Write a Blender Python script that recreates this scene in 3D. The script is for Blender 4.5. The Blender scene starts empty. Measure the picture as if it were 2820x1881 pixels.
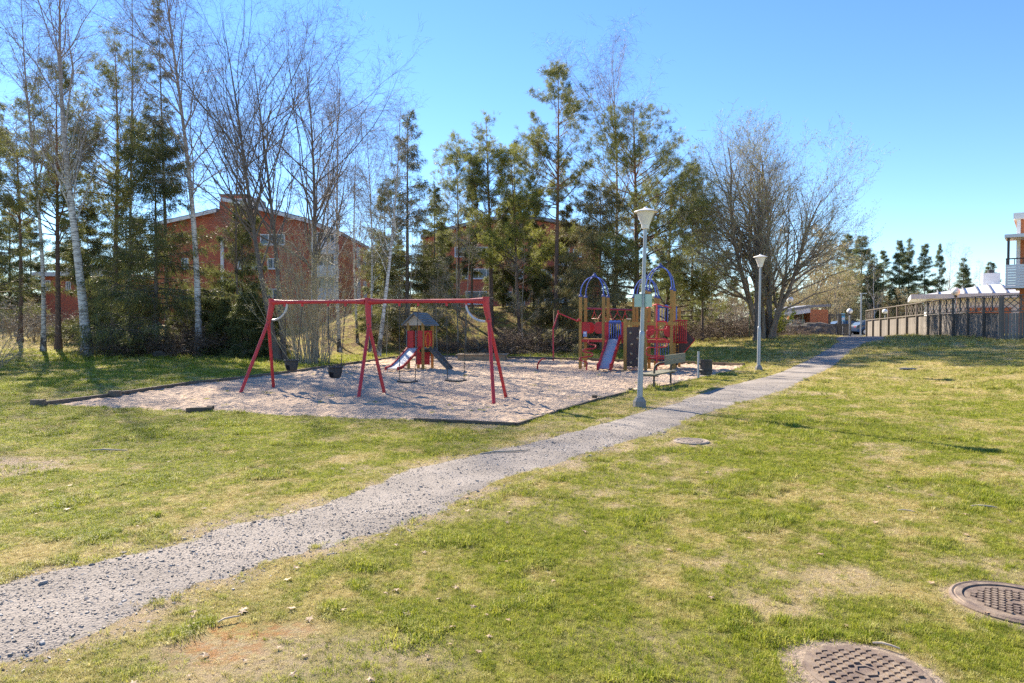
import bpy, math, random
import numpy as np
from mathutils import Vector, Matrix

sc = bpy.context.scene
COL = sc.collection
# ------------------------------------------------------------------ camera
F, CX, CY, CAMZ = 1900.0, 1410.0, 940.5, 1.75
PITCH = math.atan(45.5 / F)
cam = bpy.data.cameras.new('camera'); camo = bpy.data.objects.new('camera', cam); COL.objects.link(camo)
cam.sensor_width = 36; cam.lens = F / 2820 * 36; cam.clip_end = 3000; cam.clip_start = .05
camo.location = (0, 0, CAMZ); camo.rotation_euler = (math.pi / 2 - PITCH, 0, 0)
sc.camera = camo
# ------------------------------------------------------------------ light
SUN_EL, SUN_AZ = math.radians(33), math.radians(-35)        # azimuth clockwise from +Y
w = bpy.data.worlds.new('World'); sc.world = w; w.use_nodes = True
nt = w.node_tree; nt.nodes.clear()
sky = nt.nodes.new('ShaderNodeTexSky'); sky.sky_type = 'NISHITA'; sky.sun_disc = False
sky.sun_elevation = SUN_EL; sky.sun_rotation = SUN_AZ
sky.altitude = 0; sky.air_density = 1.0; sky.dust_density = 0.0; sky.ozone_density = 5.0
bg = nt.nodes.new('ShaderNodeBackground'); bg.inputs[1].default_value = 0.086
wo = nt.nodes.new('ShaderNodeOutputWorld')
hs_ = nt.nodes.new('ShaderNodeHueSaturation'); hs_.inputs['Saturation'].default_value = 1.12; hs_.inputs['Hue'].default_value = .507
nt.links.new(sky.outputs[0], hs_.inputs['Color']); nt.links.new(hs_.outputs[0], bg.inputs[0]); nt.links.new(bg.outputs[0], wo.inputs[0])
sd = Vector((math.sin(SUN_AZ) * math.cos(SUN_EL), math.cos(SUN_AZ) * math.cos(SUN_EL), math.sin(SUN_EL)))
sl = bpy.data.lights.new('sun', 'SUN'); sl.energy = 5.0; sl.angle = math.radians(.45); sl.color = (1, .89, .73)
so = bpy.data.objects.new('sun', sl); COL.objects.link(so); so.rotation_euler = sd.to_track_quat('Z', 'Y').to_euler()
so.location = (-20, 10, 30)
sc.view_settings.view_transform = 'Standard'; sc.view_settings.look = 'None'
sc.view_settings.gamma = 1; sc.view_settings.use_curve_mapping = False
sc.view_settings.exposure = 1.6
sc.cycles.use_denoising = False      # thin twigs and grass blades stay crisp
sc.cycles.max_bounces = 6; sc.cycles.transparent_max_bounces = 8
sc.cycles.sample_clamp_indirect = 2

# ------------------------------------------------------------------ noise
def _h(i, j, s):
    n = (i.astype(np.int64) * 374761393 + j.astype(np.int64) * 668265263 + s * 1442695041) & 0xffffffff
    n = ((n ^ (n >> 13)) * 1274126177) & 0xffffffff
    return ((n ^ (n >> 16)) & 0xffff) / 65535.0
def vn(x, y, s=0):
    x = np.asarray(x, float); y = np.asarray(y, float)
    i, j = np.floor(x), np.floor(y); u, v = x - i, y - j
    u = u * u * (3 - 2 * u); v = v * v * (3 - 2 * v)
    return (_h(i, j, s) * (1 - u) + _h(i + 1, j, s) * u) * (1 - v) + (_h(i, j + 1, s) * (1 - u) + _h(i + 1, j + 1, s) * u) * v
def fbm(x, y, s=0, o=4):
    t, a, n = 0, .5, 0
    for k in range(o):
        t = t + a * vn(np.asarray(x) * 2 ** k + 17.3 * k, np.asarray(y) * 2 ** k - 9.1 * k, s + k); n += a; a *= .55
    return t / n
def ss(t):
    t = np.clip(t, 0, 1); return t * t * (3 - 2 * t)

# ------------------------------------------------------------------ terrain
def g(x, y):
    x = np.asarray(x, float); y = np.asarray(y, float)
    right = 1.2 * ss((.9 * x + .35 * y - 14) / 20) * (1 - .38 * ss((y - 30) / 30))
    foot = 41 + .9 * np.maximum(x - 5, 0)
    d = (y - foot) / np.where(x > 5, 1.35, 1.0)
    Hc = 3.0 * (1 - ss((x - 10) / 17)) + .3 * ss((x - 10) / 8) * (1 - ss((x - 24) / 5))
    bank = Hc * ss(d / 10)
    left = 1.5 * ss((y - 29) / 36)
    wl = ss((-x - 9) / 9)
    return right + bank * (1 - wl) + left * wl
CP, SP = math.cos(PITCH), math.sin(PITCH)
def ray(px, py):
    a, b = px - CX, -(py - CY)
    return np.array([a, F * CP + b * SP, b * CP - F * SP]) / F
def at(px, py):
    d = ray(px, py); t0 = 1.0
    t = 1.0; zz = lambda t: CAMZ + d[2] * t - float(g(d[0] * t, d[1] * t))
    while t < 300 and zz(t) > 0: t += .25
    lo, hi = t - .25, t
    for _ in range(25):
        m = (lo + hi) / 2
        if zz(m) > 0: lo = m
        else: hi = m
    return np.array([d[0] * hi, d[1] * hi, float(g(d[0] * hi, d[1] * hi))])
def P3(px, py, Y):
    d = ray(px, py); return np.array([d[0], d[1], d[2]]) * (Y / d[1]) + np.array([0, 0, CAMZ])
def on(x, y, dz=0): return (float(x), float(y), float(g(x, y)) + dz)

# ------------------------------------------------------------------ materials
MATS = {}
def nodes_of(name):
    m = bpy.data.materials.new(name); m.use_nodes = True; n = m.node_tree
    p = n.nodes['Principled BSDF']; return m, n, p
def N(n, t, **kw):
    o = n.nodes.new(t)
    for k, v in kw.items():
        if isinstance(k, str) and hasattr(o, k): setattr(o, k, v)
    return o
def mixc(n, fac, a, b):
    o = n.nodes.new('ShaderNodeMix'); o.data_type = 'RGBA'
    for s, v in ((0, fac), (6, a), (7, b)):
        if hasattr(v, 'links') or isinstance(v, bpy.types.NodeSocket): n.links.new(v, o.inputs[s])
        else: o.inputs[s].default_value = (*v, 1) if isinstance(v, (tuple, list)) and len(v) == 3 else v
    return o.outputs[2]
def math_(n, op, a, b=0, c=None, clamp=False):
    o = n.nodes.new('ShaderNodeMath'); o.operation = op; o.use_clamp = clamp
    for i, v in enumerate((a, b) if c is None else (a, b, c)):
        if isinstance(v, bpy.types.NodeSocket): n.links.new(v, o.inputs[i])
        else: o.inputs[i].default_value = v
    return o.outputs[0]
def noise(n, vec, scale, detail=4, rough=.6, dist=0):
    o = n.nodes.new('ShaderNodeTexNoise'); o.inputs['Scale'].default_value = scale
    o.inputs['Detail'].default_value = detail; o.inputs['Roughness'].default_value = rough; o.inputs['Distortion'].default_value = dist
    if vec is not None: n.links.new(vec, o.inputs['Vector'])
    return o.outputs['Fac']
def ramp(n, fac, stops):
    o = n.nodes.new('ShaderNodeValToRGB'); cr = o.color_ramp
    n.links.new(fac, o.inputs[0])
    while len(cr.elements) < len(stops): cr.elements.new(.5)
    for e, (p, c) in zip(cr.elements, stops): e.position = p; e.color = (*c, 1) if len(c) == 3 else c
    return o.outputs[0]
def bump(n, p, h, strength=.4, dist=.02):
    b = n.nodes.new('ShaderNodeBump'); b.inputs['Strength'].default_value = strength; b.inputs['Distance'].default_value = dist
    n.links.new(h, b.inputs['Height']); n.links.new(b.outputs[0], p.inputs['Normal']); return b
def objc(n, s=(1, 1, 1)):
    t = n.nodes.new('ShaderNodeTexCoord'); m = n.nodes.new('ShaderNodeMapping'); m.inputs['Scale'].default_value = s
    n.links.new(t.outputs['Object'], m.inputs[0]); return m.outputs[0]
def pos(n): return n.nodes.new('ShaderNodeNewGeometry').outputs['Position']
def M(name, c1, c2=None, scale=6, rough=.7, bmp=0, bs=40, metal=0, sc3=(1, 1, 1), lo=.35, hi=.65, spec=.5, rnd=0, bd=.01):
    if name in MATS: return MATS[name]
    m, n, p = nodes_of(name); v = objc(n, sc3)
    c2 = c2 or tuple(x * .75 for x in c1)
    f = noise(n, v, scale, 6, .65)
    c = ramp(n, f, [(lo, c1), (hi, c2)])
    if rnd:
        oi = n.nodes.new('ShaderNodeObjectInfo')
        hs = n.nodes.new('ShaderNodeHueSaturation'); n.links.new(c, hs.inputs['Color'])
        n.links.new(math_(n, 'MULTIPLY_ADD', oi.outputs['Random'], 2 * rnd, 1 - rnd), hs.inputs['Value']); c = hs.outputs[0]
    n.links.new(c, p.inputs['Base Color'])
    p.inputs['Roughness'].default_value = rough; p.inputs['Metallic'].default_value = metal
    p.inputs['Specular IOR Level'].default_value = spec
    if bmp: bump(n, p, noise(n, v, bs, 5, .7), bmp, bd)
    MATS[name] = m; return m

# ------------------------------------------------------------------ mesh plumbing
def mk_mesh(name, V, faces, mats=(), midx=None, smooth=False):
    me = bpy.data.meshes.new(name)
    V = np.asarray(V, np.float32)
    faces = [np.asarray(f, np.int32) for f in faces if len(f)]
    me.vertices.add(len(V)); me.vertices.foreach_set('co', V.ravel())
    loops = np.concatenate([f.ravel() for f in faces]) if faces else np.zeros(0, np.int32)
    sizes = np.concatenate([np.full(len(f), f.shape[1], np.int32) for f in faces]) if faces else np.zeros(0, np.int32)
    me.loops.add(len(loops)); me.loops.foreach_set('vertex_index', loops)
    me.polygons.add(len(sizes))
    me.polygons.foreach_set('loop_start', np.concatenate([[0], np.cumsum(sizes)[:-1]]).astype(np.int32) if len(sizes) else sizes)
    for m in mats: me.materials.append(m)
    if midx is not None: me.polygons.foreach_set('material_index', np.asarray(midx, np.int32))
    me.polygons.foreach_set('use_smooth', np.full(len(sizes), bool(smooth)))
    me.update(calc_edges=True); me.validate(); return me
def link(name, data, parent=None, loc=(0, 0, 0), rz=0):
    o = bpy.data.objects.new(name, data); COL.objects.link(o)
    o.location = loc; o.rotation_euler = (0, 0, rz)
    if parent: o.parent = parent
    return o
def tag(o, label=None, cat=None, group=None, kind=None):
    if label: o['label'] = label
    if cat: o['category'] = cat
    if group: o['group'] = group
    if kind: o['kind'] = kind
    return o
def thing(name, label, cat, loc=(0, 0, 0), rz=0, group=None):
    return tag(link(name, None, None, tuple(float(c) for c in loc), rz), label, cat, group)
def kids(o): return [c for c in bpy.data.objects if c.parent == o]
def copy_tree(o, parent=None, ch=None):
    if ch is None:
        ch = {}
        for c in bpy.data.objects:
            if c.parent: ch.setdefault(c.parent.name, []).append(c)
    c = o.copy(); COL.objects.link(c); c.parent = parent
    for k in ch.get(o.name, []): copy_tree(k, c, ch)
    return c

def frames(P):
    T = np.gradient(P, axis=1); T /= np.linalg.norm(T, axis=2, keepdims=True) + 1e-9
    ref = np.where(np.abs(T[:, :1, 2:3]) > .8, np.array([1., .1, 0]), np.array([0, 0, 1.]))
    A = np.cross(T, np.broadcast_to(ref, T.shape)); A /= np.linalg.norm(A, axis=2, keepdims=True) + 1e-9
    return T, A, np.cross(T, A)
def tubes(P, R, s=3):
    """P (n,k,3), R (n,k) -> verts, quads"""
    n, k, _ = P.shape; T, A, B = frames(P)
    a = np.arange(s) * 2 * np.pi / s
    V = P[:, :, None] + R[:, :, None, None] * (np.cos(a)[None, None, :, None] * A[:, :, None] + np.sin(a)[None, None, :, None] * B[:, :, None])
    idx = np.arange(n * k * s).reshape(n, k, s)
    q = np.stack([idx[:, :-1], np.roll(idx[:, :-1], -1, 2), np.roll(idx[:, 1:], -1, 2), idx[:, 1:]], -1).reshape(-1, 4)
    return V.reshape(-1, 3), q

def ribbons(P, R, rg):
    """thin twigs: one flat strip each, ending in a point"""
    n, k, _ = P.shape; T = P[:, -1] - P[:, 0]; s = np.cross(T, rg.normal(0, 1, (n, 3))); s /= np.linalg.norm(s, axis=1, keepdims=True) + 1e-9
    A = P[:, :-1] + s[:, None] * R[:, :-1, None]; B = P[:, :-1] - s[:, None] * R[:, :-1, None]
    V = np.concatenate([A, B, P[:, -1:]], 1); m = k - 1; b = (np.arange(n) * (2 * m + 1))[:, None]; i = np.arange(m - 1)[None]
    q = np.stack([b + i, b + i + 1, b + m + i + 1, b + m + i], -1).reshape(-1, 4); t = np.stack([b + m - 1, b + 2 * m, b + 2 * m - 1], -1).reshape(-1, 3)
    return V.reshape(-1, 3), q, t
class MB:
    """collects shapes for one mesh"""
    def __init__(s): s.V = []; s.Q = []; s.T = []; s.G = []; s.n = 0
    def add(s, V, Q=None, T=None, G=None):
        V = np.asarray(V, float).reshape(-1, 3)
        if Q is not None and len(Q): s.Q.append(np.asarray(Q) + s.n)
        if T is not None and len(T): s.T.append(np.asarray(T) + s.n)
        for gg in G or (): s.G.append([i + s.n for i in gg])
        s.V.append(V); s.n += len(V); return s
    def box(s, c, d, rz=0, M3=None, taper=1.0):
        x, y, z = d[0] / 2, d[1] / 2, d[2] / 2
        V = np.array([[-x, -y, -z], [x, -y, -z], [x, y, -z], [-x, y, -z], [-x, -y, z], [x, -y, z], [x, y, z], [-x, y, z]], float)
        V[4:, :2] *= taper
        if M3 is not None: V = V @ np.array(M3).T
        if rz: cc, sn = math.cos(rz), math.sin(rz); V = V @ np.array([[cc, sn, 0], [-sn, cc, 0], [0, 0, 1]])
        return s.add(V + np.array(c, float), [[3, 2, 1, 0], [4, 5, 6, 7], [0, 1, 5, 4], [1, 2, 6, 5], [2, 3, 7, 6], [3, 0, 4, 7]])
    def bar(s, a, b, w, t=None, up=(0, 0, 1)):
        a = np.array(a, float); b = np.array(b, float); d = b - a; L = np.linalg.norm(d); d /= L
        u = np.array(up, float)
        if abs(d @ u) > .98: u = np.array([0, 1., 0])
        sx = np.cross(d, u); sx /= np.linalg.norm(sx); uz = np.cross(sx, d)
        return s.box((a + b) / 2, (L, w, t or w), M3=np.stack([d, sx, uz], 1))
    def tube(s, pts, r, n=8, cap=True):
        P = np.array(pts, float)[None]; R = np.broadcast_to(np.array(r, float), (P.shape[1],))[None]
        V, q = tubes(P, R, n); k = P.shape[1]
        return s.add(V, q, G=[list(range(n))[::-1], [(k - 1) * n + i for i in range(n)]] if cap else None)
    def lathe(s, prof, c=(0, 0, 0), n=16):
        a = np.arange(n) * 2 * np.pi / n; V = []
        for r, z in prof: V += [[c[0] + r * math.cos(t), c[1] + r * math.sin(t), c[2] + z] for t in a]
        k = len(prof); idx = np.arange(n * k).reshape(k, n)
        q = np.stack([idx[:-1], np.roll(idx[:-1], -1, 1), np.roll(idx[1:], -1, 1), idx[1:]], -1).reshape(-1, 4)
        return s.add(V, q, G=[list(range(n))[::-1], [(k - 1) * n + i for i in range(n)]])
    def prism(s, poly, a, b):
        """polygon (2D list) placed by functions a(p)->3D and b(p)->3D"""
        n = len(poly); V = [a(p) for p in poly] + [b(p) for p in poly]
        return s.add(V, [[i, (i + 1) % n, n + (i + 1) % n, n + i] for i in range(n)], G=[list(range(n))[::-1], list(range(n, 2 * n))])
    def mesh(s, name, mat, smooth=False):
        V = np.concatenate(s.V); fs = []
        if s.Q: fs.append(np.concatenate(s.Q))
        if s.T: fs.append(np.concatenate(s.T))
        for gg in s.G: fs.append(np.array([gg]))
        me = mk_mesh(name, V, fs, [mat] if not isinstance(mat, (list, tuple)) else mat)
        if smooth:
            me.polygons.foreach_set('use_smooth', np.ones(len(me.polygons), bool))
            try: me.set_sharp_from_angle(angle=math.radians(40))
            except Exception: pass
        return me
    def build(s, name, mat, parent=None, smooth=False, loc=(0, 0, 0), rz=0):
        return link(name, s.mesh(name, mat, smooth), parent, loc, rz)
def arc(c, r, a0, a1, n, u=(1, 0, 0), v=(0, 0, 1)):
    u = np.array(u, float); v = np.array(v, float); c = np.array(c, float)
    return [c + r * (math.cos(t) * u + math.sin(t) * v) for t in np.linspace(a0, a1, n)]
def spline(pts, m=6):
    p = [np.array(q, float) for q in pts]; p = [2 * p[0] - p[1]] + p + [2 * p[-1] - p[-2]]; out = []
    for i in range(1, len(p) - 2):
        for t in np.linspace(0, 1, m, endpoint=False):
            out.append(.5 * (2 * p[i] + (p[i + 1] - p[i - 1]) * t + (2 * p[i - 1] - 5 * p[i] + 4 * p[i + 1] - p[i + 2]) * t * t + (3 * p[i] - p[i - 1] - 3 * p[i + 1] + p[i + 2]) * t ** 3))
    out.append(p[-2]); return out
# ================================================================== GROUND
def sdist(x, y, poly):
    """signed distance to polygon, positive inside"""
    d = np.full(x.shape, 1e9); inside = np.zeros(x.shape, bool); n = len(poly)
    for i in range(n):
        ax, ay = poly[i][:2]; bx, by = poly[(i + 1) % n][:2]; ex, ey = bx - ax, by - ay
        t = np.clip(((x - ax) * ex + (y - ay) * ey) / (ex * ex + ey * ey + 1e-12), 0, 1)
        d = np.minimum(d, np.hypot(x - ax - t * ex, y - ay - t * ey))
        c = (ay > y) != (by > y); xx = ax + (y - ay) * ex / (ey if abs(ey) > 1e-12 else 1e-12)
        inside ^= c & (x < xx)
    return np.where(inside, d, -d)
up_px = [(0, 1606), (180, 1568), (305, 1541), (490, 1506), (599, 1456), (735, 1428), (871, 1395), (1020, 1343), (1155, 1290), (1293, 1256), (1462, 1222), (1591, 1185), (1743, 1142), (1850, 1112), (1943, 1079), (2060, 1050), (2159, 1020), (2230, 988), (2279, 962), (2305, 944), (2300, 934)]
lo_px = [(2440, 935), (2385, 944), (2345, 965), (2290, 1010), (2230, 1040), (2150, 1075), (2040, 1110), (1900, 1154), (1827, 1191), (1731, 1213), (1647, 1242), (1518, 1286), (1406, 1315), (1288, 1362), (1205, 1408), (1090, 1452), (940, 1490), (849, 1519), (762, 1538), (653, 1579), (506, 1625), (381, 1680), (245, 1753), (120, 1802), (0, 1822)]
PATH = [(-9, 2.4)] + [tuple(at(*p)[:2]) for p in up_px] + [(27.5, 57), (28.5, 75), (32.5, 75), (31, 57)] + [tuple(at(*p)[:2]) for p in lo_px] + [(-8, 1.2)]
sand_px = [(130, 1117), (300, 1093), (520, 1062), (691, 1042), (898, 1014), (1116, 982), (1273, 984), (1526, 990), (1722, 998), (1998, 1006), (2050, 1009), (1958, 1037), (1850, 1060), (1746, 1080), (1637, 1103), (1420, 1170), (1140, 1158), (888, 1148), (576, 1134), (300, 1124)]
SAND = [tuple(at(*p)[:2]) for p in sand_px]
LIDS = [(5.42, 4.35, .36), (3.0, 3.73, .3), None]
p3 = at(1904, 1218); LIDS[2] = (p3[0], p3[1], .26)
_a = at(2800, 1668); LIDS[0] = (float(_a[0]), float(_a[1]), .36)
_a = at(2385, 1858); LIDS[1] = (float(_a[0]), float(_a[1]), .31)
BARE = at(20, 1290); RUST = at(610, 1790); RUST2 = at(700, 1730)

def path_d(x, y):
    d = sdist(x, y, PATH)
    return d + .10 * (fbm(x * .9, y * .9, 5, 2) - .5) + .26 * (fbm(x * 7, y * 7, 9, 3) - .5)
def path_h(x, y):
    d = path_d(x, y)
    return np.clip(d * .12, -.06, .012)
def sand_h(x, y):
    d = sdist(x, y, SAND) + .12 * (fbm(x * 2, y * 2, 7, 3) - .5)
    h = np.clip(d * .2, -.06, .012)
    r = .05 * (fbm(x * 1.3, y * 1.3, 21, 4) - .5) + .035 * (fbm(x * 5, y * 5, 22, 3) - .5)
    return np.where(h > 0, h + r * ss(d / .6) * 1.0 + .01, h)
def fields(x, y):
    """lush 0..1, bare 0..1, rust 0..1, litter 0..1"""
    big = fbm(x * .35, y * .35, 31, 3); mid = fbm(x * 1.9, y * 1.9, 32, 4); fine = fbm(x * 6.5, y * 6.5, 33, 3)
    lush = .22 * big + .38 * mid + .40 * fine
    lush = ss((lush - .31) / .25)
    pd = sdist(x, y, PATH); sdn = sdist(x, y, SAND)
    lush = lush * (1 - .35 * ss((pd + .8) / .8)) * (1 - .2 * ss((sdn + 1.6) / 1.5))
    lush = lush * (1 - .45 * ss((x - 3) / 10) * ss((y - 14) / 12))
    bare = ss((fbm(x * 1.1, y * 1.1, 55, 4) - .56) / .10) * .75 * (1 - lush * .6)
    db = np.hypot((x - BARE[0] + .8) / 1.7, (y - BARE[1]) / .75) + .5 * (fbm(x * 3, y * 3, 56, 3) - .5)
    bare = np.maximum(bare, 1 - ss((db - .75) / .4))
    d9 = np.hypot((x - RUST[0] - .35) / 1.1, (y - RUST[1] + .05) / .42) + .9 * (fbm(x * 4, y * 4, 58, 4) - .5)
    bare = np.maximum(bare, .7 * (1 - ss((d9 - .6) / .5)))
    strip = ss((pd + .42 + .5 * (fbm(x * 2.2, y * 2.2, 59, 3) - .5)) / .3) * ss((fbm(x * 4, y * 4, 60, 3) - .36) / .14) * (y < 20)
    bare = np.maximum(bare, .9 * strip)
    for lx, ly, lr in LIDS:
        bare = np.maximum(bare, .9 * (1 - ss((np.hypot(x - lx, y - ly) - lr - .02) / .09)))
    rust = np.zeros_like(x)
    for c, r1, r2 in ((RUST, .32, .16), (RUST2, .30, .13)):
        dr = np.hypot((x - c[0]) / r1, (y - c[1]) / r2) + 1.1 * (fbm(x * 4, y * 4, 57, 4) - .5)
        rust = np.maximum(rust, 1 - ss((dr - .6) / .5))
    foot = 41 + .9 * np.maximum(x - 5, 0)
    litter = ss((y - foot + 1.2) / 2.5) * (x < 27) * ss((x + 40) / 20 + .5)
    litter = np.where(x < -9, ss((y - 37) / 5), litter)
    return lush, bare, rust, litter

# shared lattice so that ground, path and sand never fight
rows = [-4.9]
while rows[-1] < 700: rows.append(rows[-1] + .0160 * (rows[-1] + 7.0) * (1 if rows[-1] < 70 else 2.5))
rows = np.array(rows); us = np.linspace(-1.42, 1.42, 330)
LX = us[None] * (rows[:, None] + 7.0); LY = np.repeat(rows[:, None], len(us), 1)
# a small irregular shift keeps the lattice from showing
LX = LX + (vn(LX * 3, LY * 3, 71) - .5) * .003 * (LY + 7); LZ = g(LX, LY)
LZ = LZ + .05 * (fbm(LX * .5, LY * .5, 3, 3) - .5) * (1 - ss((LY - 60) / 40)) + .012 * (fbm(LX * 3.5, LY * 3.5, 4, 3) - .5)
def gz(x, y):
    return float(g(x, y)) + .05 * (float(fbm(x * .5, y * .5, 3, 3)) - .5) * (1 - float(ss((y - 60) / 40))) + .012 * (float(fbm(x * 3.5, y * 3.5, 4, 3)) - .5)
idx = np.arange(LX.size).reshape(LX.shape)
QUAD = np.stack([idx[:-1, :-1], idx[:-1, 1:], idx[1:, 1:], idx[1:, :-1]], -1).reshape(-1, 4)
PH, SH = path_h(LX, LY), sand_h(LX, LY)
lush, bare, rust, litter = fields(LX, LY)
def sub_sheet(name, H, mat, kind='structure'):
    keep = (H.ravel() > -.055)[QUAD].any(1); q = QUAD[keep]; u, inv = np.unique(q, return_inverse=True)
    V = np.stack([LX.ravel()[u], LY.ravel()[u], (LZ + H).ravel()[u]], 1)
    me = mk_mesh(name, V, [inv.reshape(-1, 4)], [mat], smooth=True)
    return tag(link(name, me), kind=kind)

def lawn_material():
    m, n, p = nodes_of('lawn_ground'); v = pos(n)
    def at_(nm): a = n.nodes.new('ShaderNodeAttribute'); a.attribute_name = nm; return a.outputs['Fac']
    f = noise(n, v, 14, 6, .75); f2 = noise(n, v, 140, 4, .85)
    l = math_(n, 'ADD', at_('lush'), math_(n, 'MULTIPLY_ADD', f, 1.3, -.65), clamp=True)
    green = ramp(n, f2, [(.3, (.08, .095, .010)), (.7, (.24, .25, .03))])
    straw = ramp(n, f2, [(.3, (.20, .15, .045)), (.5, (.42, .33, .12)), (.7, (.60, .49, .22))])
    c = mixc(n, l, straw, green)
    soil = ramp(n, f2, [(.3, (.28, .20, .14)), (.55, (.50, .385, .29)), (.75, (.64, .52, .42))])
    b = math_(n, 'MULTIPLY', at_('bare'), ramp(n, f, [(.35, (.35,) * 3), (.6, (1,) * 3)]), clamp=True)
    c = mixc(n, b, c, soil)
    ru = math_(n, 'MULTIPLY', at_('rust'), ramp(n, noise(n, v, 11, 6, .8), [(.44, (0,) * 3), (.58, (.8,) * 3)]), clamp=True)
    c = mixc(n, ru, c, ramp(n, f2, [(.3, (.22, .09, .03)), (.5, (.40, .17, .05)), (.7, (.48, .34, .22))]))
    li = ramp(n, noise(n, v, 1.3, 6, .75), [(.33, (.26, .25, .035)), (.44, (.30, .26, .06)), (.54, (.20, .13, .06)), (.68, (.08, .055, .03))])
    li = mixc(n, ramp(n, f2, [(.45, (0,) * 3), (.7, (.6,) * 3)]), li, (.26, .18, .10))
    c = mixc(n, at_('litter'), c, li)
    n.links.new(c, p.inputs['Base Color']); p.inputs['Roughness'].default_value = .95; p.inputs['Specular IOR Level'].default_value = .1
    h = math_(n, 'ADD', math_(n, 'MULTIPLY', noise(n, v, 35, 4, .7), 1), math_(n, 'MULTIPLY', f2, .5))
    bump(n, p, h, .9, .035); return m
def set_attrs(me, **k):
    for nm, a in k.items():
        at_ = me.attributes.new(nm, 'FLOAT', 'POINT'); at_.data.foreach_set('value', np.ascontiguousarray(a.ravel(), np.float32))
V = np.stack([LX.ravel(), LY.ravel(), (LZ - .16 * ss((sdist(LX, LY, SAND) - .35) / .8)).ravel()], 1)
me = mk_mesh('ground', V, [QUAD], [lawn_material()], smooth=True)
set_attrs(me, lush=lush, bare=bare, rust=rust, litter=litter)
tag(link('ground', me), kind='structure')

def path_material():
    m, n, p = nodes_of('grit_path'); v = pos(n)
    f = noise(n, v, 45, 5, .8); f2 = noise(n, v, 1.2, 4, .6); vo = n.nodes.new('ShaderNodeTexVoronoi'); vo.inputs['Scale'].default_value = 55
    n.links.new(v, vo.inputs['Vector'])
    a = ramp(n, f, [(.3, (.14, .122, .105)), (.5, (.25, .22, .19)), (.7, (.37, .33, .285))])
    c = mixc(n, ramp(n, f2, [(.4, (0,) * 3), (.65, (.6,) * 3)]), a, (.42, .37, .32))
    c = mixc(n, ramp(n, vo.outputs['Distance'], [(.1, (0,) * 3), (.5, (.2,) * 3)]), c, (.16, .14, .135))
    n.links.new(c, p.inputs['Base Color']); p.inputs['Roughness'].default_value = .95; p.inputs['Specular IOR Level'].default_value = .15
    bump(n, p, math_(n, 'ADD', f, vo.outputs['Distance']), .6, .012); return m
def sand_material():
    m, n, p = nodes_of('play_sand'); v = pos(n)
    f = noise(n, v, 60, 5, .8); f2 = noise(n, v, .7, 4, .6); d = noise(n, v, 5.5, 3, .55, .5)
    c = ramp(n, f, [(.25, (.31, .22, .15)), (.5, (.53, .405, .30)), (.75, (.68, .55, .43))])
    c = mixc(n, ramp(n, f2, [(.4, (0,) * 3), (.7, (.5,) * 3)]), c, (.42, .30, .21))
    n.links.new(c, p.inputs['Base Color']); p.inputs['Roughness'].default_value = 1; p.inputs['Specular IOR Level'].default_value = .1
    bump(n, p, math_(n, 'ADD', d, math_(n, 'MULTIPLY', f, .12)), 1.0, .16); return m
sub_sheet('path', PH, path_material())
sax = np.array([p[0] for p in SAND]); say = np.array([p[1] for p in SAND])
def sand_grid():
    ys = [say.min() - .5]
    while ys[-1] < say.max() + .5: ys.append(ys[-1] + .05 + .004 * (ys[-1] - 10))
    ys = np.array(ys); xs = np.arange(sax.min() - .5, sax.max() + .5, .095); X, Y = np.meshgrid(xs, ys)
    H = sand_h(X, Y); ins = ss((H - .0) / .012)
    rel = .05 * (fbm(X * 3.2, Y * 3.2, 81, 3) - .5) + .055 * (vn(X * 6.5, Y * 6.5, 82) - .5) + .03 * (vn(X * 11, Y * 11, 83) - .5)
    Z = lat_z(X, Y) + H + rel * ins
    ii = np.arange(X.size).reshape(X.shape); q = np.stack([ii[:-1, :-1], ii[:-1, 1:], ii[1:, 1:], ii[1:, :-1]], -1).reshape(-1, 4)
    q = q[(H.ravel() > -.055)[q].any(1)]; u, inv = np.unique(q, return_inverse=True)
    me = mk_mesh('sand', np.stack([X.ravel()[u], Y.ravel()[u], Z.ravel()[u]], 1), [inv.reshape(-1, 4)], [sand_material()], smooth=True)
    tag(link('sand', me), kind='structure')

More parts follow.
